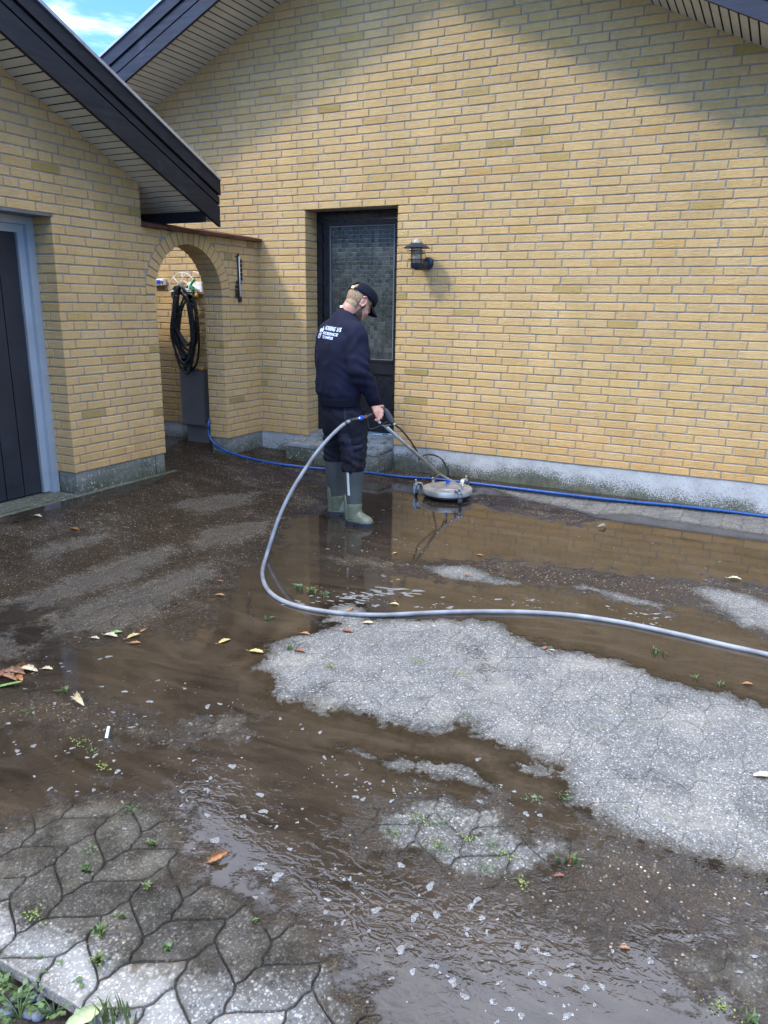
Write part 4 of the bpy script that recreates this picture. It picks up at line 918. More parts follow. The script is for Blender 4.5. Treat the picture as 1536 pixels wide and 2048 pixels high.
def emblem():
    b=MB(); th=R_(TH); s=np.array((math.cos(th),-math.sin(th))); h=np.array((math.sin(th),math.cos(th))); d=Vector(r3*h[0]+f3*h[1])
    def pt(x,z):
        o=Q(-.03+s[0]*x-h[0]*.6,s[1]*x-h[1]*.6,z); hit=sw_b.ray_cast(Vector(o),d); return np.array(hit[0])-np.array(d)*.0022 if hit[0] is not None else o
    for k in range(7):
        a=math.pi*(.05+.15*k); c=(-.080,1.335); r0,r1=.006,.024+.010*(k%2)
        q=[(c[0]+r0*math.cos(a-.5),c[1]+r0*math.sin(a-.5)),(c[0]+r1*math.cos(a-.16),c[1]+r1*math.sin(a-.16)),(c[0]+r1*math.cos(a+.16),c[1]+r1*math.sin(a+.16)),(c[0]+r0*math.cos(a+.5),c[1]+r0*math.sin(a+.5))]
        b.poly([pt(*w) for w in q],[(0,1,2,3)])
    for x0,z0,x1,z1 in ((-.098,1.296,-.090,1.327),(-.084,1.291,-.076,1.332),(-.070,1.295,-.063,1.326)): b.poly([pt(x0,z0),pt(x1,z0),pt(x1,z1),pt(x0,z1)],[(0,1,2,3)])
    return b.build('emblem',M['print'],swo)
emblem()
# --- trousers
tp=MB()
tp.loft([ringQ((-.025,.02,.93),66,.150,.118,32,.95),ringQ((-.022,.02,.86),68,.164,.130,32,.93),ringQ((-.012,.015,.78),70,.172,.138,32,.93),ringQ((-.006,.015,.71),72,.168,.136,32,.95),ringQ((-.004,.02,.64),74,.150,.122,32,1)])
limb([Q(.040,-.055,.80),Q(.058,-.070,.66),Q(.070,-.085,.55),Q(.072,-.085,.47),Q(.070,-.078,.415),Q(.068,-.074,.375)],[.108,.102,.090,.084,.082,.070],8,24,tp)
limb([Q(-.040,.085,.80),Q(-.055,.105,.66),Q(-.068,.130,.55),Q(-.075,.145,.47),Q(-.077,.150,.425),Q(-.077,.150,.392)],[.108,.098,.086,.079,.077,.066],8,24,tp)
def tpw(p):
    z=p[2]; q=p-O3; rr=q@r3
    w=.007*ns(p,8,2.)+.009*(1-abs(ns(p*np.array((1,1,.6)),12,7.)))**2-.004
    w+=.0055*math.exp(-((z-.455)/.055)**2)*math.sin(85*z+22*rr+6*ns(p,6,3.))
    w+=.0055*math.exp(-((z-.60)/.06)**2)*math.sin(75*z-40*rr+6*ns(p,5,5.))
    w+=.004*math.exp(-((z-.80)/.05)**2)*math.sin(60*z+55*rr)
    return w
tpm=remesh(tp,.0068,4,.5,tpw); tp_b=bvh(tpm); tpo=attach(tpm,'trousers',M['trousers'],man)
decal('pocket_flap',M['panel'],tpo,tp_b,[(704,891),(725,888),(725,897),(705,900)],8,4,.007)
decal('pocket',M['trousers'],tpo,tp_b,[(702,862),(725,860),(726,890),(706,892)],8,8,.006)
decal('side_stripe',M['panel'],tpo,tp_b,[(686,799),(691,799),(693,850),(689,851)],4,14,.004)
decal('thigh_panel',M['panel'],tpo,tp_b,[(680,868),(697,866),(710,917),(702,917)],8,14,.004)
decal('back_pocket',M['trousers'],tpo,tp_b,[(663,835),(686,832),(687,852),(668,858)],8,8,.005)
# --- boots
def boot(ankle,heel,toe,ztop,lift,lean,stripe=False):
    ankle,heel,toe=map(np.asarray,(ankle,heel,toe)); d=toe-heel; d[2]=0; L=np.linalg.norm(d); d/=L; s=np.array((d[1],-d[0],0)); zu=np.array((0,0,1.))
    zr=lambda t:lift*(1-sstep(t*1.6))        # the heel may be off the ground
    up=MB(); n=28
    def fr(t,w,h,z0=.024,drop=0):
        c=heel+d*(t*L); z=z0+float(zr(t)); out=[]
        for j in range(n):
            a=2*math.pi*j/n; x=math.cos(a)*w; y=math.sin(a); yy=z+(h*y if y>0 else .006*y); out.append(np.array((c[0],c[1],0))+s*math.copysign(abs(x/w)**.85*w,x)+zu*yy)
        return out
    up.loft([fr(.0,.030,.075),fr(.05,.040,.10),fr(.2,.044,.115),fr(.36,.043,.105),fr(.52,.045,.080),fr(.68,.050,.062),fr(.82,.049,.052),fr(.93,.040,.042),fr(1.,.022,.026)])
    A=heel+d*(.24*L); sh=[A+zu*(.05+float(zr(.2))),A+zu*(.115+float(zr(.2))),A*.75+ankle*.25+zu*(.16*1-0)] 
    T=np.array((ankle[0],ankle[1],0)); B=np.array((A[0],A[1],0)); mid=lambda z:B+(T-B)*sstep((z-.08)/.25)
    up.tube([mid(z)+zu*z for z in (.05,.09,.13,.155)],[.050,.054,.060,.0625],24)
    fm=remesh(up,.004,3); bo=attach(fm,'boot',M['boot_foot'],man); tree=bvh(fm) if False else None
    sf=MB(); zs=np.linspace(.12,ztop,14); sf.tube([mid(z)+zu*z for z in zs],np.interp(zs,[.12,.17,.25,.33,ztop],[.0565,.060,.0665,.074,.0795]),28)
    sf.build('boot_shaft',M['boot_shaft'],bo,True,None,60)
    hr=MB(); hr.tube([mid(z)+zu*z-d*.004 for z in (.13,.16,.19,.22)],[.0535,.0545,.0545,.045],24,0,True); 
    rb=MB(); zz_=[.05,.09,.13,.17,.21]; 
    vb=-d*.80-f3*.60; vb/=np.linalg.norm(vb); vs_=np.array((-vb[1],vb[0],0))
    rb.loft([[mid(z)+zu*z+vb*(.047+.013*min(1,z/.15))+vs_*(w*math.cos(2*math.pi*j/16))+vb*(.010*math.sin(2*math.pi*j/16)) for j in range(16)] for z,w in ((.045,.024),(.09,.026),(.13,.027),(.17,.026),(.205,.022),(.222,.012))])
    rb.build('heel_tab',M['boot_foot'],bo,True,None,50)
    so=MB(); 
    def sl(t,w,z0,z1): 
        c=heel+d*(t*L); return [np.array((c[0],c[1],0))+s*w+zu*(z0+float(zr(t))),np.array((c[0],c[1],0))+s*w+zu*(z1+float(zr(t))),np.array((c[0],c[1],0))-s*w+zu*(z1+float(zr(t))),np.array((c[0],c[1],0))-s*w+zu*(z0+float(zr(t)))]
    hs=lambda t:.016 if .36<t<.46 else .004
    so.loft([sl(t,w,hs(t),.032) for t,w in ((-.03,.026),(.0,.037),(.06,.045),(.2,.049),(.36,.046),(.38,.046),(.46,.046),(.48,.047),(.64,.054),(.8,.054),(.92,.045),(1.0,.030),(1.03,.016))]); so.build('sole',M['sole'],bo,False)
    if stripe:
        q=MB(); vq=-d*.42-f3*.90; vq/=np.linalg.norm(vq); vt=np.array((-vq[1],vq[0],0)); q.loft([[mid(z)+zu*z+vq*(np.interp(z,[.12,.17,.25,.33,ztop],[.0565,.060,.0665,.074,.0795])*.985)+vt*(.0095*math.cos(2*math.pi*j/10))+vq*(.004*math.sin(2*math.pi*j/10)) for j in range(10)] for z in np.linspace(.225,ztop-.004,9)]); q.build('stripe',M['stripe'],bo,True,None,50)
    return bo
rh,rt=Q(.030,-.075,0),Q(.205,-.165,0); boot(Q(.068,-.075,0),rh,rt,.392,.0,0,True)
lh,lt=Q(-.125,.165,0),Q(.125,.135,0); boot(Q(-.077,.150,0),lh,lt,.415,.0,0)
# --- body: head, neck, limbs and hands as one surface
bm_=MB()
HTH=R_(60); hh=r3*math.sin(HTH)+f3*math.cos(HTH); hr=r3*math.cos(HTH)-f3*math.sin(HTH); ZU=np.array((0,0,1.))
PT=R_(43); hf=hh*math.cos(PT)-ZU*math.sin(PT); hu=hh*math.sin(PT)+ZU*math.cos(PT); HC=Q(.098,.055,1.535)
def K(f,r,u): return HC+hf*f+hr*r+hu*u
MM=(hr,hf,hu)
bm_.ball(K(-.004,0,.020),(.075,.096,.092),28,0,MM)          # skull
bm_.loft([[K(c+a*math.sin(t),b*math.cos(t),u) for t in np.linspace(0,2*math.pi,24,endpoint=False)] for c,a,b,u in ((.020,.078,.068,.01),(.028,.070,.066,-.03),(.034,.060,.062,-.065),(.042,.050,.052,-.095),(.052,.036,.036,-.115),(.056,.020,.02,-.122))])
for sg in (-1,1): bm_.ball(K(.086,.030*sg,-.008),(.016,.012,.010),10,0,MM); bm_.ball(K(.062,.045*sg,-.035),(.018,.022,.020),12,0,MM)
bm_.loft([[K(.088+a*math.sin(t)*.5+o,b*math.cos(t),u+a*.0) for t in np.linspace(0,2*math.pi,12,endpoint=False)] for a,b,u,o in ((.010,.006,.012,.0),(.016,.009,-.012,.008),(.022,.014,-.032,.016),(.018,.015,-.042,.012),(.006,.008,-.048,.0))])
bm_.ball(K(.088,0,-.066),(.020,.012,.006),12,0,MM); bm_.ball(K(.086,0,-.076),(.018,.012,.006),12,0,MM)
for sg in (-1,1):       # ears
    E=[K(-.012+.024*math.cos(t)-.012*math.sin(t)*0,sg*(.078+.010*(1 if math.cos(t)<0 else .3)),-.008+.034*math.sin(t)) for t in np.linspace(-2.2,2.6,12)]
    bm_.tube(spline(E,2),.0065,8); bm_.ball(K(-.010,sg*.077,-.010),(.006,.018,.026),10,0,MM)
bm_.tube(spline([Q(-.005,.02,1.30),Q(.012,.03,1.40),K(-.020,0,-.080),K(-.010,0,-.02)],6),np.linspace(.068,.052,19),20)
bm_.loft([ringQ((-.035,0,.85),62,.15,.11,24),ringQ((-.04,0,1.05),58,.15,.10,24),ringQ((-.035,0,1.25),TH,.17,.10,24),ringQ((-.01,.01,1.35),TH,.15,.08,24),ringQ((.0,.02,1.385),TH,.08,.06,24)])
limb([Q(.0,-.03,1.33),RSH,REL,RWR,H(748,814,.03)],[.05,.048,.040,.030,.028],8,14,bm_)
limb([Q(-.04,.05,1.33),LSH,LEL,LWR,Q(.06,.28,.93)],[.05,.048,.040,.030,.026],8,14,bm_)
limb([Q(.02,-.04,.86),Q(.058,-.070,.66),Q(.072,-.085,.45),Q(.060,-.075,.12),Q(.07,-.08,.07)],[.085,.075,.045,.028,.026],8,14,bm_)
limb([Q(-.03,.06,.86),Q(-.055,.105,.66),Q(-.075,.145,.45),Q(-.085,.155,.12),Q(-.075,.16,.07)],[.085,.075,.045,.028,.026],8,14,bm_)
# right hand round the gun grip
def hand(P):
    wr,kn,ax,out_=P     # wrist, list of four knuckles (index..little)
    for k in kn: bm_.tube([wr+(k-wr)*.02,wr+(k-wr)*.5+out_*.006,k],[.016,.0155,.0115],10)
    m=(wr+sum(kn)/4)/2
    for i in range(3): bm_.tube([wr*.6+kn[i]*.2+kn[i+1]*.2,(kn[i]+kn[i+1])/2],[.0145,.011],8)
WR=H(746.5,811,.035); KN=[H(764,821,.038),H(763.5,827.5,.042),H(761,833,.042),H(756.5,837.5,.038)]
vdir=-DP(768,1024,1); out3=-(FW)   # toward the viewer
hand((WR,KN,None,out3))
for i,k in enumerate(KN):
    l=(.034,.038,.035,.028)[i]; dn=np.array(-UP)*.9-RT*.25; 
    p1=k+(-UP*.42+RT*.12)*l*.72+out3*.003; p2=p1+(-UP*.10-RT*.72-out3*.55)*l*.72; p3=p2+(-RT*.40+UP*.45-out3*.7)*l*.55
    bm_.tube(spline([k,p1,p2,p3],4),np.linspace(.0105,.0078,13),10); bm_.ball(k+out3*.002,.0108,10); bm_.ball(p1,.0098,10); bm_.ball(p3,.0078,8)
TH0=H(750,813,.03); bm_.tube(spline([TH0,H(755,813.5,.024),H(760,812.8,.016),H(766,812.2,.006)],4),np.linspace(.0145,.0088,13),10); bm_.ball(H(766,812.2,.006),.0088,8)
# left hand, relaxed in front of the body
LW=Q(.045,.275,.945); F0=r3*.80+f3*.35-ZU*.35; F0/=np.linalg.norm(F0); Sd=np.cross(F0,ZU); Sd/=np.linalg.norm(Sd)
for i in range(4):
    o=Sd*(.030-.020*i); l=(.030,.034,.032,.025)[i]; k=LW+F0*.085+o
    bm_.tube([LW+o*.5,LW+F0*.045+o*.8,k],[.016,.0155,.0115],10); bm_.tube(spline([k,k+F0*l-ZU*.008,k+F0*l*1.5-ZU*.03,k+F0*l*1.4-ZU*.055],4),np.linspace(.0105,.0078,13),10)
bm_.tube(spline([LW+Sd*.02,LW+F0*.04+Sd*.05,LW+F0*.075+Sd*.055-ZU*.015],4),np.linspace(.013,.009,9),10)
bod=remesh(bm_,.0036,2,.4); hd_b=bvh(bod); body=attach(bod,'body',M['skin'],man)
for sg in (-1,1):
    e=MB(); e.ball(K(.079,.031*sg,-.022),.0115,12); e.build('eye',M['shirt'],body,True)
# hair, beard, cap as shells on the head
def shell(name,mat,test,th,jit=.0015,parent=man):
    """patch of the head surface lifted off as hair"""
    src=[np.array(v.co[:])+wloc(man) for v in bod.vertices]; nr=[np.array(v.normal[:]) for v in bod.vertices]
    loc=[((p-HC)@hf,(p-HC)@hr,(p-HC)@hu) for p in src]; ok=[test(*l) for l in loc]
    b=MB(); mp={}; V=[];Fs=[]
    for f in bod.polygons:
        vs=list(f.vertices)
        if all(ok[i]>0 for i in vs):
            for i in vs:
                if i not in mp: mp[i]=len(V); t=min(1,ok[i]/.028); V.append(src[i]+nr[i]*(-.001+(th+jit*ns(src[i],150))*t))
            Fs.append(tuple(mp[i] for i in vs))
    b.poly(V,Fs); return b.build(name,mat,parent,True)
hairline=lambda f,r,u: min((.055-f*1.0-max(0,-u)*.0) if u>.03 else (.030-f), u+.072+.15*min(0,f+.03)*0, .13) if f<.05 else -1
def hair_t(f,r,u):
    if u<-.080 or (abs(r)>.070 and -.05<u<.035 and f>-.045): return -1
    d=min(u+.080, (-.004-f) if u<.012 else .03)     # behind the ear, or anywhere above it
    if u>=.012 and f>.055: d=min(d,.075-f)
    return d
shell('hair',M['hair'],hair_t,.0065)
def beard_t(f,r,u):
    side=(abs(r)>.034 or u<-.086); 
    if u>.0 or f<.004: return -1
    lim=-.040-.055*min(1,max(0,(f-.02)/.07)) 
    return min(lim-u if f>.03 else -.006-u, f-.004, (u+.135))
shell('beard',M['beard'],beard_t,.006,.003)
cp=MB(); NN=36; up_rings=[]
CC=(-.004,0,.022)
tilt=.10
def capring(u,k):   # ring round the head in the cap's own tilted plane
    out=[]
    for j in range(NN):
        t=2*math.pi*j/NN; f=k*(.106)*math.cos(t); r=k*.0855*math.sin(t); out.append(K(CC[0]+f,r,CC[2]+u+tilt*f-.0))
    return out
prof=[(.010,1.0),(.030,1.0),(.052,.955),(.070,.86),(.084,.70),(.094,.48),(.0985,.25),(.0995,.05)]
rings=[capring(u,k) for u,k in prof]; vs=[p for r_ in rings for p in r_]; fs=[]
for i in range(len(prof)-1):
    for j in range(NN):
        ang=abs(((j+.5)*10)-180)   # opening over the strap at the back
        if ang<30 and i<3 and not(i==2 and ang>18): continue
        fs.append((i*NN+j,i*NN+(j+1)%NN,(i+1)*NN+(j+1)%NN,(i+1)*NN+j))
fs.append(tuple((len(prof)-1)*NN+j for j in range(NN)))
cp.poly(vs,fs); capo=cp.build('cap',M['cap'],man,True); sd=capo.modifiers.new('thickness','SOLIDIFY'); sd.thickness=.003; sd.offset=1
b=MB(); b.ball(K(CC[0],0,CC[2]+.1005),(.007,.007,.004),10,0,MM); b.build('button',M['cap'],capo,True)
bb=MB(); top=[];bot=[]
for i in range(9):
    a=R_(-58+116*i/8)
    for q in range(5):
        t=q/4; R0=.100+.072*t*math.cos(a*.9)**.6; f=CC[0]+R0*math.cos(a*(1-.12*t)); r=.0845*(1+.05*t)*math.sin(a); u=CC[2]+.010+tilt*.1-.004-.020*t-.030*(r/.085)**2*(.3+.7*t)
        top.append(K(f,r,u)); bot.append(K(f,r,u-.004))
F=[(i*5+q,i*5+q+1,(i+1)*5+q+1,(i+1)*5+q) for i in range(8) for q in range(4)]; n0=len(top)
rim=[0,1,2,3,4]+[i*5+4 for i in range(1,9)]+[43,42,41,40]+[i*5 for i in range(7,0,-1)]
bb.poly(top+bot,F+[tuple(n0+x for x in f[::-1]) for f in F]+[(rim[i],n0+rim[i],n0+rim[(i+1)%len(rim)],rim[(i+1)%len(rim)]) for i in range(len(rim))]); bb.build('brim',M['cap'],capo,True,None,50)
b=MB(); st_=[K(CC[0]-.108*math.cos(a),.0885*math.sin(a),CC[2]+.013-tilt*.106*math.cos(a)) for a in np.linspace(-.62,.62,13)]
b.loft([[p+hu*.009-0*hf,p+hu*.009-hf*.0025,p-hu*.009-hf*.0025,p-hu*.009] for p in st_]); sp_=b.build('strap',M['rib'],capo,False)
pb=K(CC[0]-.109*math.cos(.33),.0885*math.sin(.33),CC[2]+.013-tilt*.1); nb_=-hf*math.cos(.33)+hr*math.sin(.33); sb=hf*math.sin(.33)+hr*math.cos(.33)
b=MB(); b.prism([pb+sb*.011+hu*.009+nb_*.003,pb+sb*.011-hu*.009+nb_*.003,pb-sb*.011-hu*.009+nb_*.003,pb-sb*.011+hu*.009+nb_*.003],nb_*.003); b.build('buckle',M['gold'],capo)
# ---------------------------------------------------------------- surface cleaner: round housing on castors, yoke, lance and trigger gun
CZ=.088; CP=AX(895,974,2,CZ); CP=np.array(CP)
sc_=empty('surface_cleaner',(CP[0],CP[1],0),'round stainless surface cleaner on castors with a long angled lance and black trigger gun','cleaning machine')
c0=np.array((CP[0],CP[1],0))
b=MB(); b.lathe(c0,[(.196,.046),(.203,.044),(.204,.050),(.203,.081),(.2005,.085),(.193,.0875),(.150,.0915),(.135,.094),(.132,.101),(.128,.103),(.0001,.105)],56); hs_=b.build('housing',M['steel_dull'],sc_,True,None,35)
b=MB(); b.lathe(c0,[(.1,.03),(.190,.024),(.194,.026),(.196,.048),(.1,.05)],48); b.build('brush_skirt',M['black_rubber'],sc_,True,None,35)
for a in (.4,2.5,4.6):
    d=np.array((math.cos(a),math.sin(a),0)); s=np.array((-d[1],d[0],0)); b=MB(); b.prism([c0+d*.02+s*.012+ZU*.105,c0+d*.115+s*.05+ZU*.104,c0+d*.115-s*.05+ZU*.104,c0+d*.02-s*.012+ZU*.105],ZU*.003); b.build('cover_rib',M['steel_dull'],hs_)
P1,P2=CP-np.array((.93,-.37,0))*.168,CP+np.array((.93,-.37,0))*.168
def caster(ang):
    d=np.array((math.cos(R_(ang)),math.sin(R_(ang)),0)); s=np.array((-d[1],d[0],0)); c=c0+d*.262
    b=MB(); b.prism([c0+d*.19+s*.018+ZU*.070,c0+d*.215+s*.018+ZU*.112,c+s*.020+ZU*.112,c-s*.020+ZU*.112,c0+d*.215-s*.018+ZU*.112,c0+d*.19-s*.018+ZU*.070],ZU*.004); br=b.build('castor_bracket',M['steel_dull'],sc_)
    b=MB(); b.tube([c+ZU*.112,c+ZU*.135],.007,10); b.ball(c+ZU*.135,.009,10); b.lathe(c,[(.018,.088),(.020,.096),(.016,.110)],16); b.build('swivel',M['steel'],br,True,None,40)
    ww=c+s*.0-RT*.0+np.array((.012,-.012,0)); ax=np.array((.75,.66,0)); 
    for q in (-1,1):
        b=MB(); b.prism([ww+ax*(.015*q)+ZU*.095-d*.010,ww+ax*(.015*q)+ZU*.095+d*.012,ww+ax*(.015*q)+ZU*.026+d*.007,ww+ax*(.015*q)+ZU*.026-d*.007],ax*.003); b.build('fork',M['steel'],br)
    b=MB(); b.lathe(ww-ax*.010+ZU*.034,[(.012,.0),(.026,.0),(.0285,.003),(.0285,.017),(.026,.020),(.012,.020)],24,0,ax); wh=b.build('castor_wheel',M['black_rubber'],br,True,None,40)
    b=MB(); b.lathe(ww-ax*.012+ZU*.034,[(.0001,.0),(.014,.0),(.014,.024),(.0001,.024)],18,0,ax); b.build('hub',M['steel'],wh,True,None,40)
for q in (200,76,-47): caster(q)
for p in (P1,P2):
    b=MB(); g_=np.array((p[0],p[1],0)); b.tube([g_+ZU*.088,g_+ZU*.130],.012,12); b.ball(g_+ZU*.130,.013,12); b.build('pivot_post',M['steel_dull'],sc_,True,None,40)
dB=depth((P1+P2)/2)-.22; B_=DP(878,947,dB); TOPP=DP(771,853,5.24)
mid_=B_+(TOPP-B_)*.04
b=MB()
for p in (P1,P2):
    q=np.array((p[0],p[1],.122)); ax=(P2-P1)/np.linalg.norm(P2-P1); b.tube(spline([q,q+(B_-q)*.55,B_+(q-B_)*.10,mid_],6),.0085,10)
b.build('yoke',M['steel'],sc_,True)
b=MB(); b.tube([B_,B_+(TOPP-B_)*.5,TOPP],.0125,14); lan=b.build('lance',M['steel_dull'],sc_,True)
b=MB(); b.tube([DP(838,918,dB-.1),DP(834.5,917,dB-.1),DP(834,922.5,dB-.1),DP(838.5,924,dB-.1),DP(841,920,dB-.1)],.004,8); b.build('hose_hook',M['steel'],lan,True)
b=MB(); b.tube([c0+ZU*.103,c0+ZU*.122],.012,14); b.build('swivel_fitting',M['steel'],sc_,True,None,40)
b=MB(); b.tube([c0+ZU*.120,c0+ZU*.150],[.016,.017],14); b.build('blue_coupling',M['blue_plastic'],sc_,True,None,40)
# thin high-pressure hose from gun to housing
dG=5.21
HPp=[DP(786,846,dG),DP(793,852,dG+.03),DP(803,860,dG+.12),DP(818,878,dG+.35),DP(830,896,dG+.52),DP(837,911,dB-.13),DP(838.5,920,dB-.13),DP(840,917,dB-.07),DP(845,911.5,dB+.02),DP(858,909,dB+.15),DP(872,911.5,dB+.24),DP(885,920,depth(c0)-.02),DP(893,935,depth(c0)+.02),np.array(c0)+ZU*.25,np.array(c0)+ZU*.148]
b=MB(); b.tube(spline(HPp,6),.0068,10); b.build('pressure_hose',M['hose_black'],sc_,True)
# trigger gun
b=MB()
gun=[H(766,818,.0),H(770,822,.0),H(777,833,.0),H(784,843,.0),H(787,847,.0)]
b.tube([H(735,832.5,.032),H(745,829,.018),H(755,823.5,.012),H(764,818.5,.006),H(769,817.5,.0)],[.0155,.015,.0145,.016,.016],14)
b.loft([[p+RT*(w*math.cos(t))*.8+UP*(w*math.cos(t))*.55+(-FW)*(.016*math.sin(t)) for t in np.linspace(0,2*math.pi,16,endpoint=False)] for p,w in zip(gun,(.016,.026,.027,.022,.013))])
gm2=remesh(b,.0035,2); gno=attach(gm2,'trigger_gun',M['black_plastic'],sc_)
b=MB(); b.tube(spline([H(735,838,.012),H(736,850,.010),H(739,857,.008),H(748,857,.006),H(760,851.5,.004),H(770,846,.0),H(778,843,.0)],5),.0042,8); b.build('trigger_guard',M['black_plastic'],gno,True)
b=MB(); b.tube([H(752,837,.014),H(760.5,846.5,.014)],[.006,.0085],10); b.build('trigger',M['white_plastic'],gno,True,None,40)
b=MB(); b.tube([H(763,850,.0),TOPP,H(786,847,.0)],[.006,.0075,.006],10); b.tube([H(786,846,0),H(790,850,0)],[.0105,.009],12); b.build('gun_fitting',M['steel_dull'],gno,True,None,40)
b=MB(); b.tube([H(735.5,832.5,.030),H(732,833.2,.055),H(728.5,834,.085),H(724,835,.115)],[.010,.0125,.0105,.0105],14); b.build('coupling_nipple',M['steel'],gno,True,None,40)
# ---------------------------------------------------------------- grey high-pressure hose
g0=H(716,838,.16); g1=np.array(G(526,1140,.013))
d0_,d1_=depth(g0),depth(g1)
way=[(705,840.5,.0),(690,847,.09),(672,862,.22),(650,885,.36),(628,912,.48),(607,943,.60),(588,973,.70),(571,1005,.79),(556,1040,.88),(543,1078,.95),(533,1110,1.0)]
d1_=depth(G(531,1112,.02))
P=[g0]+[DP(x,y,d0_+(d1_-d0_)*t) for x,y,t in way]
P+=[np.array(G(x,y,.0125)) for x,y in ((525,1140),(527,1162),(538,1182),(560,1199),(595,1212),(640,1221),(700,1228),(770,1230),(850,1226),(940,1223),(1050,1224),(1150,1231),(1250,1246),(1350,1267),(1450,1290),(1536,1309),(1660,1342),(1900,1410))]
S=spline(P,7)
hs2=empty('pressure_washer_hose',tuple(P[14]),'grey pressure washer hose looping over the wet paving to the gun','hose')
b=MB(); b.tube(S[10:],.0118,12); b.build('hose_line',M['hose_grey'],hs2,True)
b=MB(); k=15; rr=[.0135+.0028*(i%2) for i in range(k*3)]
Sb=spline([H(717.5,837.8,.155),DP(705,840.5,d0_+.0),DP(697,843.5,d0_+.0),DP(689,848,d0_+(d1_-d0_)*.10)],14); b.tube(Sb,[.0150+.0022*math.sin(i*1.35) for i in range(len(Sb))],14); b.build('bend_guard',M['black_rubber'],hs2,True)
b=MB(); b.tube(Sb[2:],[.0162 if math.sin(i*1.35)>.9 else .006 for i in range(2,len(Sb))],12); 
b=MB(); b.tube([H(724.5,835,.112),H(721.5,836,.130),H(718,837.5,.150)],[.0155,.0175,.0145],16); b.build('coupling_ring',M['blue_plastic'],hs2,True,None,40)
b=MB(); b.tube([H(718.5,837.2,.148),H(713.5,838.8,.160)],[.0135,.012],14); b.build('ferrule',M['steel'],hs2,True,None,40)
# ---------------------------------------------------------------- leaves
def oak(L,W,curl,seed,lob=4):
    rs=random.Random(seed); n=11; rowsV=[]
    V=[];F=[]
    for i in range(n+1):
        t=i/n; w=W*(math.sin(math.pi*min(1,t*.98+.02))**.7)*(.62+.38*abs(math.sin(lob*math.pi*t+.3)))*rs.uniform(.85,1.1)
        for j,s in enumerate((-1,-.5,0,.5,1)):
            a=curl*s*1.2; y=w*math.sin(s*1.0)*(1-.25*abs(curl)*s*s); z=L*.10*math.sin(math.pi*t)*curl+w*abs(s)**1.6*curl*.9+rs.uniform(-1,1)*L*.012
            V.append((L*(t-.5),y+rs.uniform(-1,1)*L*.008,z))
    for i in range(n):
        for j in range(4): a=i*5+j; F.append((a,a+1,a+6,a+5))
    return V,F
def leaf(px,py,L,kind,rot,curl,label,seed,lift=.006,tilt=(0,0),W=.33,lob=4):
    L*=.86; V,F=oak(L,L*W,curl,seed,lob); m=Matrix.Rotation(R_(rot),3,'Z')@Matrix.Rotation(R_(tilt[0]),3,'X')@Matrix.Rotation(R_(tilt[1]),3,'Y')
    V=[m@Vector(v) for v in V]; zm=min(v.z for v in V); b=MB(); p=np.array(G(px,py)); b.poly([(v.x,v.y,v.z-zm) for v in V],F)
    st=[m@Vector((-L*.5,0,0)),m@Vector((-L*.62,L*.02,L*.02)),m@Vector((-L*.75,L*.05,L*.03))]; b.tube([(v.x,v.y,v.z-zm) for v in st],L*.012,5)
    me=b.mesh('fallen_leaf',M['leaf_'+kind],(0,0,0),True); o=link('fallen_leaf',me,None,(p[0],p[1],p[2]+lift)); tag(o,label,'leaf','fallen leaves on the paving'); return o
